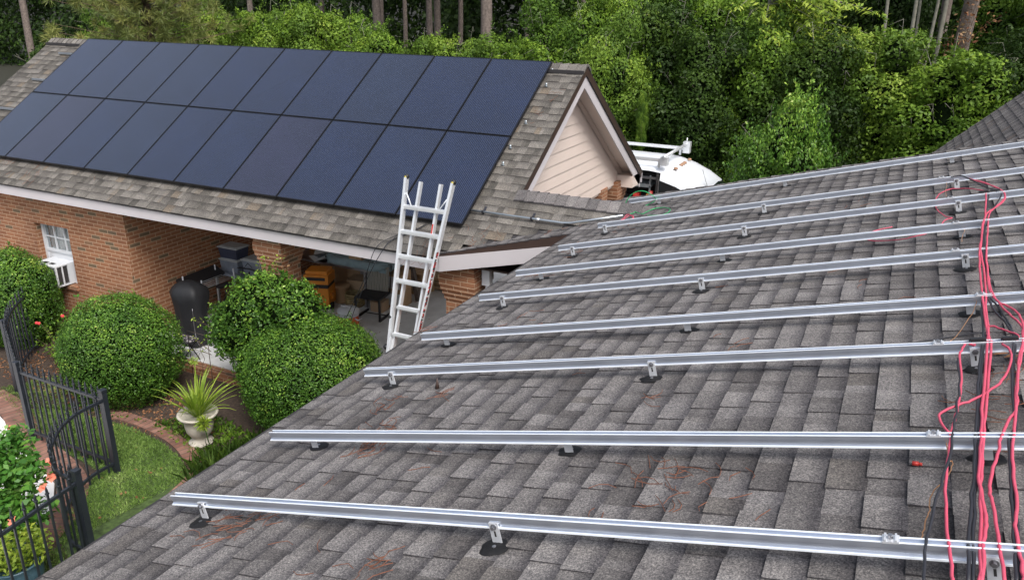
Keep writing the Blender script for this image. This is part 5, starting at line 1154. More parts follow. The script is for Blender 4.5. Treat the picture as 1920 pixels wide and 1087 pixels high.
mb.tube(rim, .085, 10, closed=True); mb.build('rim', MT['bluegrey'], pb)
V = []; Fs = []; nx, ny = 25, 17
for j in range(ny):
    for i in range(nx):
        u_, v_ = i / (nx - 1) * 2 - 1, j / (ny - 1) * 2 - 1; V.append(PB + Vector((u_ * .70, v_ * .44, .035 + .022 * abs(math.sin(u_ * 7.0) * math.sin(v_ * 5.0)) ** .5)))
for j in range(ny - 1):
    for i in range(nx - 1): Fs.append((j * nx + i, j * nx + i + 1, (j + 1) * nx + i + 1, (j + 1) * nx + i))
mb = MB(); mb.idx(V, Fs); mb.box(PB + Vector((-.68, -.42, -.07)), PB + Vector((.68, .42, .0))); mb.build('cushion', MT['bluegrey'], pb)
# orange tool chest
oc = thing('orange_cart', (-9.15, 10.9, .13), 'orange plastic wheeled cart with black band among the clutter', 'cart')
mb = MB(); M = Matrix.Translation((-9.62, 11.35, .13)) @ Matrix.Rotation(.35, 4, 'Z')
mb.box((-.23, -.2, .08), (.23, .2, .44), M); mb.box((-.24, -.21, .52), (.24, .21, .70), M); mb.box((-.21, -.17, .70), (.21, .17, .77), M); mb.box((.23, -.1, .2), (.27, .1, .3), M); mb.build('body', MT['orange'], oc, bevel=.03)
mb = MB(); mb.box((-.225, -.195, .43), (.225, .195, .53), M); mb.build('black_band', MT['black_pl'], oc, bevel=.01)
mb = MB(); mb.box((-.2, -.17, .0), (.2, .17, .08), M); mb.build('base', MT['black_pl'], oc, bevel=.01)
mb = MB(); mb.box((-.18, -.222, .60), (.18, -.2, .66), M); mb.build('front_panel', MT['black_pl'], oc, bevel=.01)
mb = MB(); 
for sg in (-1, 1): mb.tube([M @ Vector((sg * .24, -.12, .07)), M @ Vector((sg * .28, -.12, .07))], .07, 14)
mb.build('wheel', MT['tyre'], oc)
# drum, coil
mb = MB(); mb.lathe([(.14, 0), (.15, .02), (.15, .30), (.16, .31), (.16, .35), (.14, .36)], (-9.42, 11.75, .13), 24); tag(mb.build('cardboard_drum', MT['card']), 'round brown cardboard drum right of the orange cart', 'drum')
mb = MB(); g = random.Random(3)
for k in range(7): mb.tube([(-9.08 + .19 * math.cos(a) + g.uniform(-.01, .01), 11.72 + .17 * math.sin(a), .16 + k * .034 + .01 * math.sin(3 * a + k)) for a in [2 * math.pi * q / 20 for q in range(20)]], .016, 6, closed=True)
tag(mb.build('hose_coil', plain("tan_hose", (.34, .27, .13), .6, var=.4, scale=12)), 'coiled tan hose on the floor beside the striped chair', 'hose')
# paper and junk on the table left
pp = MB(); g = random.Random(12)
for k in range(5):
    c = Vector((-9.75 + g.uniform(-.2, .3), 11.8 + g.uniform(-.1, .2), .93 + .03 * k)); a = g.uniform(0, 3); d = Vector((math.cos(a), math.sin(a), 0)) * .17; s_ = Vector((-d.y, d.x, 0)) * .8
    pp.face([c - d - s_, c + d - s_ + Vector((0, 0, .05)), c + d + s_ + Vector((0, 0, .02)), c - d + s_ + Vector((0, 0, .06))])
tag(pp.build('loose_papers', MT['paper']), 'loose white papers in front of the pet bed', 'papers')
for k in range(12):
    mb = MB(); x, y = -10.5 + g.uniform(0, .85), 11.75 + g.uniform(0, .75); s1, s2, hh_ = g.uniform(.05, .12), g.uniform(.05, .12), g.uniform(.06, .2); M = Matrix.Translation((x, y, .922)) @ Matrix.Rotation(g.uniform(0, 3), 4, 'Z'); 
    if k % 3 == 0: mb.tube([M @ Vector((0, 0, 0)), M @ Vector((0, 0, hh_))], s1 * .6, 12)
    elif k % 3 == 1: mb.box((-s1, -s2, 0), (s1, s2, hh_), M)
    else: mb.lathe([(s1, 0), (s1 * 1.1, hh_ * .6), (s1 * .5, hh_)], (x, y, .922), 12)
    tag(mb.build('small_container', MT[['black_pl', 'redthing', 'bluegrey', 'card', 'bolt', 'orange'][k % 6]]), 'small dark container or tool among the junk piled on the folding table', 'container', 'small junk on the folding table')
# chair with striped cushion
ch = thing('patio_chair', (-8.42, 11.42, .13), 'black metal patio chair with striped gray cushion facing the viewer', 'chair', None, .12)
def L_(mb, name, mat, bevel=0): o = mb.build(name, mat, ch, keep_loc='local', bevel=bevel); o.matrix_parent_inverse = Matrix.Identity(4); return o
m_, nt_, b_ = nmat("striped_cushion_cloth"); wv = nt_.nodes.new("ShaderNodeTexWave"); wv.inputs['Scale'].default_value = 5.5; wv.inputs['Distortion'].default_value = .15; tc = nt_.nodes.new("ShaderNodeTexCoord"); nt_.links.new(tc.outputs['Object'], wv.inputs['Vector']); rp = ramp(nt_, wv.outputs[0], [(.3, (.22, .21, .18)), (.45, (.52, .51, .46)), (.6, (.56, .54, .49)), (.75, (.26, .25, .21))]); nt_.links.new(rp.outputs[0], b_.inputs['Base Color']); b_.inputs['Roughness'].default_value = .9
V = []; Fs = []; nx, ny = 13, 9
for j in range(ny):
    for i in range(nx):
        u_, v_ = i / (nx - 1), j / (ny - 1); puff = .035 * (math.sin(math.pi * 3 * u_) ** 2 * .5 + .5) * (math.sin(math.pi * 3 * v_) ** 2 * .5 + .5) * (math.sin(math.pi * u_) ** .3) ; V.append((-.23 + .46 * u_, .155 + .10 * v_ - puff, .46 + .46 * v_))
for j in range(ny - 1):
    for i in range(nx - 1): Fs.append((j * nx + i, j * nx + i + 1, (j + 1) * nx + i + 1, (j + 1) * nx + i))
mb = MB(); mb.idx(V, Fs); mb.box((-.225, .17, .46), (.225, .20, .55)); L_(mb, 'back_cushion', m_)
mb = MB(); mb.box((-.235, -.25, .415), (.235, .18, .455)); L_(mb, 'seat', MT['black_pl'], .015)
mb = MB(); mb.tube([(-.25, .18, .42), (-.25, .29, .95), (.25, .29, .95), (.25, .18, .42)], .012, 6); L_(mb, 'back_frame', MT['black_pl'])
for sg in (-1, 1):
    mb = MB(); mb.beam((sg * .25, -.24, 0), (sg * .25, -.24, .43), .035, .035); L_(mb, 'leg', MT['black_pl']); mb = MB(); mb.beam((sg * .25, -.26, .02), (sg * .25, .22, .02), .04, .035); mb.beam((sg * .25, .2, .43), (sg * .25, -.24, .43), .03, .03); L_(mb, 'skid', MT['black_pl'])
mb = MB(); mb.tube([(-.25, .05, .02), (.25, .05, .02)], .01, 6); L_(mb, 'stretcher', MT['black_pl'])
# cooler
co = thing('water_cooler', (-8.45, 10.70, .13), 'round orange drink cooler with white lid in front of the striped chair', 'cooler')
CX, CY = -8.48, 10.72
mb = MB(); mb.lathe([(.17, 0), (.185, .03), (.19, .30)], (CX, CY, .13), 28); mb.build('tub', MT['cooler_o'], co)
mb = MB(); mb.lathe([(.198, .30), (.20, .335), (.185, .37), (.13, .40), (.05, .405)], (CX, CY, .13), 28); mb.lathe([(.192, .26), (.192, .299)], (CX, CY, .13), 28); mb.box((CX - .15, CY - .01, .53), (CX + .15, CY + .01, .55)); mb.build('lid', MT['winwhite'], co)
for sg in (-1, 1): mb = MB(); mb.tube([(CX + sg * .18, CY - .05, .36), (CX + sg * .25, CY - .05, .34), (CX + sg * .25, CY + .06, .34), (CX + sg * .18, CY + .06, .36)], .014, 6); mb.build('handle', MT['winwhite'], co)
# brown post, rod, cardboard sheets
mb = MB(); mb.beam((-8.12, 12.5, .13), (-8.5, 12.42, 2.4), .13, .08); tag(mb.build('wooden_post', MT['bark']), 'dark brown wooden post standing behind the white labelled boxes', 'post')
mb = MB(); mb.tube([(-8.62, 11.95, .90), (-8.25, 11.85, .99)], .012, 6); tag(mb.build('white_rod', MT['winwhite']), 'short white rod lying behind the top of the striped chair', 'rod')
for k in range(6):
    g = random.Random(60 + k); mb = MB(); M = Matrix.Translation((-8.0 + g.uniform(-.1, .1), 13.45, .16 + k * .05)) @ Matrix.Rotation(g.uniform(-.2, .3), 4, 'Z') @ Matrix.Rotation(g.uniform(-.05, .05), 4, 'X'); mb.box((-.4 + g.uniform(0, .1), -.3, 0), (.4, .3, .025), M)
    tag(mb.build('flattened_box', MT['card_pale' if k % 2 else 'card']), 'flattened cardboard sheet in the low stack on the carport floor behind the ladder', 'cardboard', 'flattened boxes on the carport floor')
mb = MB(); M = Matrix.Translation((-8.15, 13.35, .47)) @ Matrix.Rotation(-.5, 4, 'X') @ Matrix.Rotation(.15, 4, 'Z'); mb.box((-.42, -.02, 0), (.40, .0, .5), M); tag(mb.build('cardboard_sheet', MT['card_pale']), 'pale cardboard sheet leaning over the flattened stack', 'cardboard')
mb = MB(); M = Matrix.Translation((-8.35, 13.85, .5)) @ Matrix.Rotation(-.35, 4, 'X'); mb.box((-.6, -.02, 0), (.75, .0, .75), M); tag(mb.build('cardboard_sheet', MT['card_pale']), 'large tan cardboard sheet leaning upright at the back of the carport', 'cardboard')
# dark stains / bits on the floor
mb = MB(); g = random.Random(77)
for k in range(26):
    x, y = g.uniform(-8.2, -5.2), g.uniform(9.2, 12.5); a = g.uniform(0, 3); l = g.uniform(.02, .07); mb.face([(x, y, .134), (x + l * math.cos(a), y + l * math.sin(a), .137), (x + l * math.cos(a) - .015, y + l * math.sin(a) + .012, .134), (x - .012, y + .012, .138)])
tag(mb.build('floor_debris', L_DRY), 'small dry leaves scattered on the carport floor', 'leaf litter', kind='stuff')
# more clutter, each its own thing
carton(-9.98, 11.05, .13, .17, .15, .26, 'small brown box on the floor left of the orange cart', .5)
carton(-9.25, 12.15, .13, .22, .2, .4, 'brown box under the folding table beside the drum', .2, mat='card_pale')
carton(-8.95, 12.75, .13, .2, .22, .62, 'tall narrow box behind the folding table', .05)
mb = MB(); mb.lathe([(.11, 0), (.14, .30), (.15, .31), (.145, .32), (.12, .30)], (-9.95, 10.62, .13), 22); tag(mb.build('plastic_bucket', MT['paper']), 'white plastic bucket standing left of the orange cart', 'bucket')
for q in range(4):
    mb = MB(); mb.beam((-9.25 + q * .05, 13.2 - q * .03, .13), (-9.55 + q * .09, 13.35, 1.75 - q * .12), .09, .022); tag(mb.build('wooden_plank', MT['card']), ['longest', 'second', 'third', 'shortest'][q] + ' of four tan planks leaning behind the folding table', 'plank', 'planks leaning in the carport')
mb = MB(); mb.box((-10.35, 10.95, .13), (-10.05, 11.25, .48)); mb.box((-10.38, 10.92, .48), (-10.02, 11.28, .51)); tag(mb.build('side_table', MT['paper']), 'low white side table near the brick wall behind the shrub', 'table')
mb = MB(); V_ = [(-8.9 + .2 * math.cos(a), 11.2 + .14 * math.sin(a), .15) for a in [2 * math.pi * k / 18 for k in range(18)]]; mb.tube(V_, .012, 5, closed=True); mb.tube([(x + .03, y + .02, z + .03) for x, y, z in V_], .012, 5, closed=True); tag(mb.build('extension_cord', MT['orange']), 'orange cord looped on the floor left of the cooler', 'cord')
# wire trellis by the slab edge
tr = thing('wire_trellis', (-9.5, 8.3, 0), 'low rusty wire trellis with a diamond ornament at the carport edge', 'trellis')
mb = MB(); X0, X1, YT = -9.62, -8.72, 8.12
mb.tube([(X0, YT, 0), (X0, YT, .82), (X0 + .42, YT, .82), (X0 + .42, YT, .0)], .006, 5); mb.tube([(X0, YT, .25), (X1, YT, .25)], .004, 5); mb.tube([(X1, YT, 0), (X1, YT, .45)], .004, 5); mb.build('frame', MT['rust'], tr)
cx_ = X0 + .24; mb = MB(); mb.tube([(cx_, YT, .28), (cx_ + .07, YT, .40), (cx_, YT, .52), (cx_ - .07, YT, .40)], .004, 5, closed=True); mb.tube([(cx_, YT, .52), (cx_, YT, .7)], .004, 5); mb.tube([(cx_, YT, .28), (cx_, YT, .1)], .004, 5); mb.build('ornament', MT['rust'], tr)

# ------------------------------------------------------------------ van beyond the garage
van = thing('cargo_van', (-5.2, 17.5, 0), 'white cargo van with open side door, seen past the garage gable', 'van')
VY, HW = 17.55, .99
prof = [(-9.6, 2.30), (-9.4, 2.47), (-8.8, 2.52), (-6.5, 2.50), (-4.95, 2.49), (-4.7, 2.46), (-4.35, 2.36), (-4.0, 2.21), (-3.72, 2.04), (-3.70, 2.02), (-3.0, 1.40), (-2.95, 1.36), (-2.45, 1.20), (-2.05, 1.02), (-1.9, .8), (-1.86, .35)]
def vsec(x, zt):
    hw = HW if x < -4.2 else HW - (x + 4.2) * .07
    zt_ = zt; r_ = min(.17, max(.05, (zt - .35) * .25)); belt = min(1.25, zt - .05)
    pts = [(-hw, .30), (-hw - .0, .62), (-hw, belt * .75), (-hw * .99, belt)]
    roofw = hw * (.90 if zt > 1.4 else .97)
    if zt > 1.5: pts += [(-roofw - .04, zt - r_ - .12), (-roofw, zt - r_ * .8), (-roofw + .07, zt - r_ * .28), (-roofw + .2, zt - .045), (-roofw * .4, zt)]
    else: pts += [(-roofw, belt + .01), (-roofw + .01, belt + .02), (-roofw + .03, zt - .02), (-roofw + .15, zt - .005), (-roofw * .4, zt)]
    return [(x, VY + a, b) for a, b in pts] + [(x, VY - a, b) for a, b in pts[::-1]]
vx = []
for a, b in zip(prof[:-1], prof[1:]):
    n = max(1, int((b[0] - a[0]) / .3))
    for k in range(n): vx.append((a[0] + (b[0] - a[0]) * k / n, a[1] + (b[1] - a[1]) * k / n))
vx.append(prof[-1])
secs = [vsec(*q) for q in vx]; ns = len(secs[0]); Vv = [p for s_ in secs for p in s_]
body, wsc, sidew, hole = [], [], [], None
for i in range(len(secs) - 1):
    x = (vx[i][0] + vx[i + 1][0]) / 2
    for k in range(ns - 1):
        q = (i * ns + k, i * ns + k + 1, (i + 1) * ns + k + 1, (i + 1) * ns + k)
        if -6.55 < x < -4.78 and k in (1, 2, 3, 4): continue          # open side door
        if -3.7 <= x <= -3.0 and 6 <= k <= ns - 8: wsc.append(q)
        elif -4.55 < x < -3.5 and (k == 3 or k == ns - 5): sidew.append(q)
        else: body.append(q)
body.append(tuple(range(ns))); body.append(tuple((len(secs) - 1) * ns + k for k in range(ns))[::-1])
mb = MB(); mb.idx(Vv, body); vb = mb.build('body', MT['vanwhite'], van)
mb = MB(); mb.idx(Vv, wsc); mb.build('windscreen', MT['darkglass'], van)
for hf in (0, 1):
    mb = MB(); mb.idx([(p[0], VY + (p[1] - VY) * 1.004, p[2]) for p in Vv], [q for q in sidew if (Vv[q[0]][1] > VY) == bool(hf)]); mb.build('side_window', MT['darkglass'], van)
mb = MB(); mb.box((-6.6, VY - .3, .5), (-4.72, VY - .28, 2.3)); mb.box((-4.77, VY - .96, .5), (-4.74, VY - .3, 2.3)); mb.box((-6.6, VY - .96, .45), (-4.74, VY - .3, .5)); mb.build('cargo_interior', MT['dark'], van)
mb = MB()
for zz in (1.2, 1.62, 1.98): mb.box((-6.55, VY - .90, zz), (-4.9, VY - .35, zz + .035)); mb.box((-6.55, VY - .905, zz + .035), (-4.9, VY - .895, zz + .075))
for xx in (-6.5, -5.7, -4.92): mb.box((xx - .015, VY - .9, .5), (xx + .015, VY - .87, 2.25))
mb.build('shelving', MT['steel'], van)
mb = MB(); mb.box((-6.55, VY - .98, 2.19), (-4.78, VY - .93, 2.235)); mb.build('door_track', MT['bolt'], van)
g = random.Random(22)
for k in range(9):
    mb = MB(); x = -6.2 + k * .15; hh_ = g.uniform(.08, .2); zz = (1.66, 1.24)[k % 2]; mb.box((x, VY - .85, zz), (x + g.uniform(.08, .13), VY - .65, zz + hh_)); mb.build('tool', MT[['bolt', 'redthing', 'paper', 'orange', 'black_pl'][k % 5]], van)
mb = MB(); mb.tube([(-4.9, VY - .84, 1.66), (-4.9, VY - .84, 1.90)], .05, 12); mb.build('fire_extinguisher', MT['redthing'], van)
for dy in (-.88, .88):
    mb = MB(); mb.beam((-9.2, VY + dy, 2.60), (-4.55, VY + dy, 2.60), .04, .07); 
    for xx in (-9, -6.8, -4.75): mb.beam((xx, VY + dy, 2.44), (xx, VY + dy, 2.6), .05, .05, up=(1, 0, 0))
    mb.build('rack_rail', MT['ladder'], van)
for xx in (-8.9, -6.8, -4.62): mb = MB(); mb.tube([(xx, VY - .98, 2.70), (xx, VY + .95, 2.70)], .035, 10); mb.tube([(xx, VY - 1.0, 2.70), (xx, VY - .955, 2.70)], .042, 10); mb.box((xx - .10, VY - .95, 2.5), (xx + .06, VY - .82, 2.68)); mb.box((xx - .06, VY + .80, 2.5), (xx + .1, VY + .95, 2.76)); mb.tube([(xx, VY + .9, 2.7), (xx, VY + .9, 2.84)], .014, 6); mb.build('rack_crossbar', MT['ladder'], van)
for yy_ in (-.6, -.16, 0.0, .16, .6): mb = MB(); mb.lathe([(.05, 0), (.045, .03), (.02, .045)], (-4.45, VY + yy_, 2.385), 10); mb.build('marker_lamp', MT['amber'], van)
mb = MB(); mb.tube([(-3.75, VY - .5, 2.05), (-3.9, VY - .44, 2.4)], .006, 5); mb.lathe([(.03, 0), (.02, .03)], (-3.78, VY - .5, 2.04), 8); mb.build('antenna', MT['bolt'], van)
for xx in (-8.5, -2.95):
    for sg in (-1, 1):
        mb = MB(); mb.tube([(xx, VY + sg * .78, .36), (xx, VY + sg * 1.0, .36)], .36, 24); w_ = mb.build('wheel', MT['tyre'], van); mb = MB(); mb.tube([(xx, VY + sg * .99, .36), (xx, VY + sg * 1.012, .36)], .2, 16); mb.build('rim', MT['steel'], w_)
mb = MB(); mb.box((-4.71, VY - 1.002, .7), (-4.69, VY - .99, 2.2)); mb.box((-4.70, VY - 1.002, 1.35), (-3.9, VY - .992, 1.362)); mb.build('door_seam', MT['bolt'], van)

van.location.x += .18

# ------------------------------------------------------------------ background planting
def cloud_mesh(name, n, nl, seed, leaf, lr=(.25, .42), spread=.72, scale=(1, 1, 1), aspect=.55):
    p, d, t, c, r = lobed_cloud(n, nl, lr, spread, 1.0, seed)
    sc = np.array(scale); p = p * sc; d = unit(d / sc)
    g = np.random.default_rng(seed + 99); return leaf_mesh(name, p, d, leaf * g.uniform(.6, 1.4, len(p)), aspect, t, .12, L_MID), [(c[i] * sc, r[i]) for i in range(len(c))]
def column_mesh(n, nl, seed, leaf, R=(1.25, 1.15, 3.0)):
    g = np.random.default_rng(seed); c = unit(g.normal(size=(nl, 3))) * (.55 + .45 * g.random((nl, 1))) * np.array(R); r = g.uniform(.22, .70, nl)
    k = g.choice(nl, n * 2, p=r ** 2 / (r ** 2).sum()); d = unit(g.normal(size=(n * 2, 3))); P = c[k] + d * (r[k] * (1 - np.abs(g.normal(size=n * 2)) * .17 + (g.random(n * 2) < .12) * g.random(n * 2) * .22))[:, None]
    ins = np.zeros(n * 2, bool)
    for i in range(nl): ins |= (((P - c[i]) ** 2).sum(1) < (r[i] * .72) ** 2) & (k != i)
    ins |= ((P / (np.array(R) * .6)) ** 2).sum(1) < 1
    P = P[~ins][:n]; d = d[~ins][:n]; kk = k[~ins][:n]; lt = g.random(nl)
    ms = 170; per = 26; si = g.integers(0, len(P), ms); sd_ = unit(unit(P[si] / np.array(R)) * .9 + [0, 0, .5] + g.normal(size=(ms, 3)) * .5); sl = g.uniform(.15, .55, ms)
    tt = g.random((ms, per)); Q = P[si][:, None] + sd_[:, None] * (sl[:, None] * tt)[:, :, None] + g.normal(size=(ms, per, 3)) * .045
    idx = g.choice(len(P), ms * per, replace=False); P[idx] = Q.reshape(-1, 3); kk[idx] = np.repeat(kk[si], per)
    t = np.clip(.52 * lt[kk] + .40 * g.random(len(P)) + .18 * d[:, 2], 0, 1)
    return leaf_mesh('foliage', P, unit(d + g.normal(size=d.shape) * .5), leaf * g.uniform(.6, 1.4, len(P)), .55, t, .12, L_MID), None
tallv = [column_mesh(48000, 95, 200 + k, .092) for k in range(4)]
roundv = [column_mesh(24000, 46, 300 + k, .08, (1.1, 1.05, 1.0)) for k in range(3)]
crownv = [cloud_mesh('crown', 9000, 30, 400 + k, .26, (.16, .30), .8, (3.2, 3.2, 3.0)) for k in range(2)]
def twig_mesh(R, n, seed):
    g = random.Random(seed); mb = MB()
    for _ in range(n):
        a = g.uniform(0, 6.28); z = g.uniform(-.8, .9); c = math.sqrt(1 - z * z); d = Vector((c * math.cos(a) * R[0], c * math.sin(a) * R[1], z * R[2])); s_ = Vector((g.gauss(0, .25), g.gauss(0, .25), g.gauss(.1, .25)))
        pts = smooth_path([d * .12, d * .7 + s_ * .3, d * 1.02 + s_], 4); mb.tube(pts, [.016 * (1 - i / (len(pts) + 2)) for i in range(len(pts))], 4)
        for q in range(3): e = pts[-1 - q] ; mb.tube([e, e + Vector((g.gauss(0, .15), g.gauss(0, .15), g.gauss(0, .15)))], .004, 3)
    o = mb.build('branches', MT['palebark'], None, keep_loc='local'); me = o.data; bpy.data.objects.remove(o); return me
tall_tw = twig_mesh((1.25, 1.15, 3.0), 34, 1); round_tw = twig_mesh((1.1, 1.05, 1.0), 16, 2)
core_cache = {}
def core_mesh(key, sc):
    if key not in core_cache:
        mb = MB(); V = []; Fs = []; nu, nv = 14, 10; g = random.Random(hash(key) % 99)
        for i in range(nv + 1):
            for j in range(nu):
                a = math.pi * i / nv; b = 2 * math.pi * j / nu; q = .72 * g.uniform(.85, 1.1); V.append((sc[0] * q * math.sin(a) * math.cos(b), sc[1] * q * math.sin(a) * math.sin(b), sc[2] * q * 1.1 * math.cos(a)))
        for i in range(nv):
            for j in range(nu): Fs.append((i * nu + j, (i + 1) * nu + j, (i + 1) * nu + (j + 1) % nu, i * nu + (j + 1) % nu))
        mb.idx(V, Fs); o = mb.build('dark_core', MT['inner'], None, keep_loc='local'); core_cache[key] = o.data; bpy.data.objects.remove(o)  # closed dark core; shade between the leaves is put into its colour
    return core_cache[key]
def bush_at(name, x, y, zc, variant, scale, rotz, mat, label, cat, group, key, sc, core=True, stem_r=.06):
    t = thing(name, (x, y, 0), label, cat, group)
    o = mobj('foliage', variant, t, (0, 0, zc), (0, 0, rotz), scale, mat)
    if core: mobj('dark_core', core_mesh(key, sc), t, (0, 0, zc), (0, 0, rotz), scale)
    if core: mobj('branches', tall_tw if key.startswith('tall') else round_tw, t, (0, 0, zc), (0, 0, rotz + 1), scale)
    mb = MB(); mb.tube([(x, y, -.02), (x + .05, y, zc * .5), (x, y, zc)], [stem_r, stem_r * .8, stem_r * .5], 7); mb.build('stem', MT['twig'], t); return t
g = random.Random(71)
TS = (1.25, 1.15, 3.0); RS = (1.1, 1.05, 1.0)
# tall tangled hedge behind the van and the low roof
k = 0
for (x, y, h, m) in ((-9.3, 21.5, 3.15, L_MID), (-7.6, 21.0, 3.35, L_MID), (-6.1, 21.4, 3.2, L_DARK), (-4.7, 20.6, 3.0, L_DARK), (-3.2, 21.0, 3.1, L_MID), (-1.8, 20.4, 2.9, L_DARK), (-.4, 20.9, 2.95, L_YEL), (1.0, 20.3, 2.8, L_MID), (2.4, 20.9, 2.9, L_DARK), (3.9, 20.3, 3.0, L_DARK), (5.6, 20.6, 3.2, L_MID),
                     (-8.4, 23.2, 3.4, L_YEL), (-6.6, 23.4, 3.5, L_MID), (-5.0, 23.2, 3.3, L_MID), (-3.3, 23.3, 3.1, L_YEL), (-1.6, 23.4, 2.9, L_DARK), (1.9, 23.6, 2.8, L_DARK), (4.6, 24.0, 3.3, L_DARK), (3.2, 25.2, 4.2, L_MID), (5.2, 26.0, 4.4, L_DARK), (-.9, 26.0, 3.9, L_DARK), (1.9, 27.0, 4.0, L_MID), (-3.0, 26.0, 4.0, L_DARK), (-5.5, 26.0, 4.2, L_MID), (-8.5, 26.3, 4.0, L_DARK)):
    s_ = g.uniform(.92, 1.08)
    bush_at('tall_hedge_shrub', x, y, h * .93, tallv[k % 4][0], (s_, s_, h / 3.3), g.uniform(0, 6.3), m, 'tall tangled green shrub in the dense hedge beyond the driveway', 'hedge shrub', 'tall hedge shrubs beyond the driveway', 'tall%d' % (k % 4), TS); k += 1
# low understory in front of it
for (x, y, s_, m) in ((-6.4, 19.6, .75, L_DARK), (-3.6, 19.3, .8, L_DARK), (-.9, 18.9, .85, L_DARK), (.8, 19.0, .8, L_DARK), (2.6, 18.8, .9, L_DARK), (-8.6, 19.8, .8, L_DARK)):
    bush_at('low_hedge_shrub', x, y, 1.1 * s_, roundv[k % 3][0], (s_, s_, s_), g.uniform(0, 6.3), m, 'low dark green shrub at the foot of the tall hedge', 'hedge shrub', 'low shrubs at the foot of the hedge', 'round%d' % (k % 3), RS); k += 1
# olive hedge behind the garage ridge
for i in range(22):
    x = -25.8 + i * .90 + g.uniform(-.3, .3); y = 20.8 + g.uniform(-.7, .9) ; ztop = (5.5 if i < 12 else 5.1 if i < 16 else 4.75) + g.uniform(-.3, .3)
    sc = ztop / 2 / 3.0
    bush_at('olive_hedge_shrub', x, y, ztop * .5, tallv[(k + 1) % 4][0], (.85, .85, sc), g.uniform(0, 6.3), [L_YEL, L_MID, L_YEL, L_MID][i % 4] if i % 5 else L_YEL, 'olive green shrub in the row rising behind the garage ridge', 'hedge shrub', 'olive shrubs behind the garage ridge', 'tall%d' % ((k + 1) % 4), TS); k += 1
bush_at('bright_vine_shrub', -6.75, 19.6, 2.75, tallv[0][0], (.7, .65, .92), .4, L_YEL, 'bright green vine covered shrub beside the right end of the garage ridge', 'shrub', None, 'tall0', TS)
bush_at('magnolia', -10.3, 24.5, 3.2, tallv[1][0], (1.25, 1.1, 1.05), 2.1, L_DARK, 'dark glossy broadleaf tree behind the right half of the garage ridge', 'tree', None, 'tall1', TS, stem_r=.12)
bush_at('small_round_tree', -1.98, 16.5, 2.75, roundv[0][0], (.66, .66, 1.05), 1.0, L_BOX, 'small rounded green tree standing alone in front of the hedge right of the van', 'tree', None, 'round0', RS)
bush_at('hanging_vine', -5.72, 19.0, 3.05, tallv[2][0], (.10, .10, .25), 0, L_MID, 'narrow bright green hanging vine above the van roof', 'vine', None, 'tall2', TS, core=False, stem_r=.02)
bush_at('dark_edge_shrub', -21.2, 13.5, 1.7, tallv[3][0], (.8, .8, .55), 0, L_BRIGHT, 'green shrub at the left edge beyond the garage', 'shrub', None, 'tall3', TS)
sprig_thing('leafy_sapling', 'bright large leaved sapling rising behind the low roof beside the steep roof edge', 'sapling', (.3, 17.9, 0), [((.0 + .1 * q, 17.9, 0), (-.05 + .19 * q, 17.9 + .1 * (q % 2), 2.55 + .22 * math.sin(q * 2.1)), .02) for q in range(-2, 6)], L_BRIGHT, .16, 81, 46, aspect=.6)
sprig_thing('leafy_sapling', 'smaller bright leafy sapling left of the larger one behind the low roof', 'sapling', (-.9, 17.6, 0), [((-.9, 17.6, 0), (-.95 + .16 * q, 17.6, 2.25 - .1 * abs(q)), .015) for q in range(-1, 3)], L_BRIGHT, .13, 82, 30, aspect=.6)
# drooping yellow-green branches at the top
br = thing('drooping_branch_tree', (-3.6, 22.0, 0), 'slender tree whose drooping yellow green branches hang in at the top right', 'tree'); gN = np.random.default_rng(90)
mb = MB(); P = []; N = []; D = []
mb.tube([(-3.6, 22.2, 0), (-3.5, 22.1, 3), (-3.45, 21.8, 5.6), (-3.4, 21.8, 8)], [.12, .1, .08, .04], 8)
for q in range(24):
    a = gN.uniform(-.5, 3.4) - 1.5 + 0; z0 = gN.uniform(4.9, 6.6); L0 = gN.uniform(1.2, 2.6); dx = math.cos(a) * 1.15; dy = -abs(math.sin(a)) * .8
    pts = [Vector((-3.45 + dx * L0 * s_, 21.7 + dy * L0 * s_, z0 + .25 * s_ - .55 * s_ * s_)) for s_ in [i / 9 for i in range(10)]]
    mb.tube(pts, [.02 * (1 - i / 11) for i in range(10)], 5)
    for i in range(2, 10):
        for _ in range(16): s2 = gN.normal(size=3) * [.13, .13, .03]; P.append(np.array(pts[i]) + s2 + [0, 0, -.05]); N.append([gN.normal() * .5, -.3 + gN.normal() * .4, .8]); D.append([gN.normal() * .4, gN.normal() * .4, -1])
me = leaf_mesh('foliage', np.array(P), np.array(N), .16 * gN.uniform(.7, 1.3, len(P)), .36, None, .15, L_LIME, direction=np.array(D)); o = mobj('foliage', me, br); o.matrix_parent_inverse = mat_of(br).inverted(); mb.build('trunk', MT['palebark'], br)
# yellow-green pine at top left
pn = thing('young_pine', (-20.1, 17.2, 0), 'pine tree with yellow green needle sprays beyond the left end of the garage ridge', 'pine tree'); mb = MB(); trunk_mesh(mb, (-20.1, 17.2, 0), (-20.0, 17.0, 9.0), .14, .04, .1, 3)
P = []; D = []; N = []
for q in range(300):
    z0 = gN.uniform(1.6, 6.6); a = gN.uniform(0, 6.28); L0 = gN.uniform(.8, 3.6) * (1.15 - z0 / 12); c = Vector((-20.05 + math.cos(a) * L0, 17.1 + math.sin(a) * L0, z0 + .18 * L0)); mb.tube([(-20.05, 17.1, z0 - .1), tuple(c)], [.018, .006], 4)
    for s_ in (.55, .78, 1.0):
        cc = np.array([-20.05 + math.cos(a) * L0 * s_, 17.1 + math.sin(a) * L0 * s_, z0 + .18 * L0 * s_]) + gN.normal(size=3) * .12; d = unit(gN.normal(size=(46, 3)) + [math.cos(a) * .5, math.sin(a) * .5, .1]); P.append(cc + d * .12); D.append(d); N.append(np.cross(d, gN.normal(size=(46, 3))))
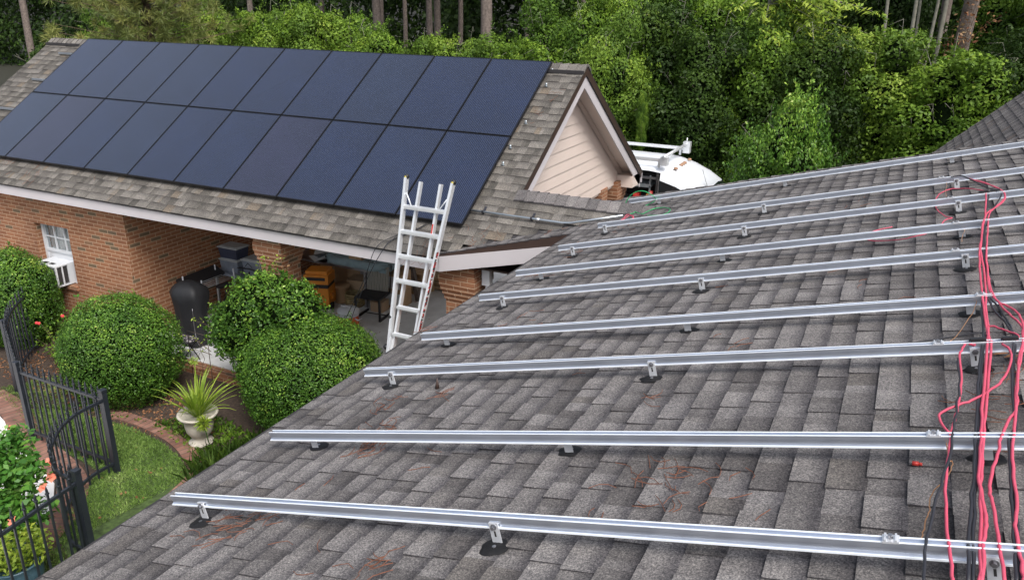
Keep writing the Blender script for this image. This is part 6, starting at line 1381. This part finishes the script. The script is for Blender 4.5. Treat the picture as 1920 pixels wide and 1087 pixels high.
P = np.concatenate(P); D = np.concatenate(D); N = np.concatenate(N); tn = np.repeat(gN.random(len(P) // 46), 46) * .6 + gN.random(len(P)) * .4
me = leaf_mesh('needles', P, N, .26, .075, tn, .0, L_PINE, direction=D); o = mobj('needles', me, pn); o.matrix_parent_inverse = mat_of(pn).inverted(); mb.build('trunk', MT['twig'], pn)
# pines
def pine(x, y, r, h, label, lean=0, crown=True, mat='bark', name='pine_tree', group='straight pine trunks in the wood'):
    t = thing(name, (x, y, 0), label, 'tree', group); mb = MB(); trunk_mesh(mb, (x, y, -.05), (x + lean, y, h), r, r * .6, .12, int(abs(x) * 10)); mb.build('trunk', MT[mat], t)
    if crown: mobj('crown', crownv[int(abs(x)) % 2][0], t, (lean, 0, h - .5), (0, 0, x), (1, 1, .8), L_DARK)
    return t
pine(-.53 * 24.5, 24.5, .235, 12, 'thickest reddish brown pine trunk behind the right half of the garage ridge', group=None)
for (px_, y, r) in ((-1.50, 27, .2), (-.95, 33, .18), (-.80, 28, .15), (-.705, 27, .21), (-.70, 36, .2), (-.62, 29, .16), (-.603, 30, .17), (-.57, 34, .14), (-.39, 32, .2), (-.66, 40, .15), (-.47, 38, .17), (-1.12, 36, .2), (-.28, 36, .2), (-.2, 33, .18), (.02, 31, .2), (.16, 34, .2)):
    pine(px_ * y, y, r, random.Random(int(y * r * 100)).uniform(10, 13), 'straight pine trunk in the wood behind the garage')
pine(.036 * 23.2, 23.2, .22, 11, 'leaning thick trunk wrapped in rust colored creeper at the upper right', lean=.5, name='creeper_clad_tree', group=None)
sprig_thing('creeper', 'rust and green creeper climbing the thick trunk at the upper right', 'vine', (.9, 23.0, 0), [((.85, 22.95, 2.5), (.85 + .12 * q, 22.93, 5.6 + .3 * q), .012) for q in range(-2, 5)] + [((1.0, 22.9, 4.8), (1.7, 22.8, 5.6), .01), ((1.0, 22.9, 3.6), (1.3, 22.8, 4.6), .01)], L_DRY, .11, 83, 45)
for q, (px_, y, l, r) in enumerate(((-.018, 22.9, -.5, .055), (-.012, 22.8, .02, .06), (-.003, 22.9, .45, .05), (.010, 23.0, .25, .07), (-.002, 23.4, -.15, .045))):
    pine(px_ * y, y, r, 8.5, 'slender pale gray trunk in the small cluster at the upper right', lean=l, crown=False, mat='palebark', name='slender_tree', group='slender pale trunks at the upper right')
sprig_thing('yellow_leaf_spray', 'yellow green leaf spray hanging beside the slender pale trunks', 'branch', (.0, 22.5, 0), [((.0, 22.7, 3.0), (-.35 + .15 * q, 22.4, 5.0 + .12 * (q % 2)), .012) for q in range(6)], L_LIME, .11, 84, 34)
for (x, y, s_, m) in ((-33, 24, 1.5, L_DARK), (-29, 26, 1.5, L_MID), (-26, 28, 1.4, L_DARK), (-22, 29, 1.4, L_DARK), (-18.5, 30, 1.4, L_MID), (-15, 31, 1.4, L_DARK), (-12, 30, 1.3, L_DARK), (-8, 29, 1.3, L_DARK), (-3.5, 28, 1.4, L_DARK), (0.5, 29, 1.3, L_MID), (4, 28, 1.4, L_DARK), (8, 27, 1.4, L_DARK), (-26, 22.5, 1.2, L_DARK), (7, 22, 1.2, L_DARK), (-1, 26, 1.2, L_DARK), (2.8, 26, 1.2, L_DARK)):
    bush_at('understory_shrub', x, y, 1.35 * s_, roundv[k % 3][0], (s_ * 1.2, s_ * 1.2, s_), g.uniform(0, 6.3), m, 'dark shrub in the shaded wood behind the hedges', 'shrub', 'shaded shrubs in the wood', 'round%d' % (k % 3), RS); k += 1
sprig_thing('leafy_branches', 'dark leafy tree branches hanging in at the right edge above the steep roof', 'tree', (3.0, 21.0, 0), [((3.2, 21.4, 3.0), (2.2 + .25 * q, 20.6 + .2 * (q % 3), 4.3 + .3 * (q % 4)), .02) for q in range(9)], L_MID, .12, 91, 80)
# far wood: one dark mass
gw = np.random.default_rng(5); nW = 260000
th = gw.uniform(-1.75, .75, nW); P = np.c_[th * 46 + gw.normal(0, .5, nW), 46 + 2.5 * np.sin(th * 17) + 1.6 * np.sin(th * 41 + 1) + gw.normal(0, 1.3, nW), gw.uniform(0, 13, nW)]
P[:, 1] += 1.3 * np.sin(P[:, 2] * 1.7 + th * 30); N = unit(np.c_[gw.normal(0, .6, nW), np.full(nW, -1.0), gw.normal(.4, .6, nW)])
me = leaf_mesh('far_wood', P, N, .30 * gw.uniform(.6, 1.4, nW), .6, np.clip(gw.random(nW) * .6 + .2 * np.sin(P[:, 0] * 1.3) * np.sin(P[:, 2] * 1.1), 0, 1), .1, L_DARK); tag(mobj('far_wood', me), 'dark mass of trees far behind the hedges', 'wood', kind='stuff')
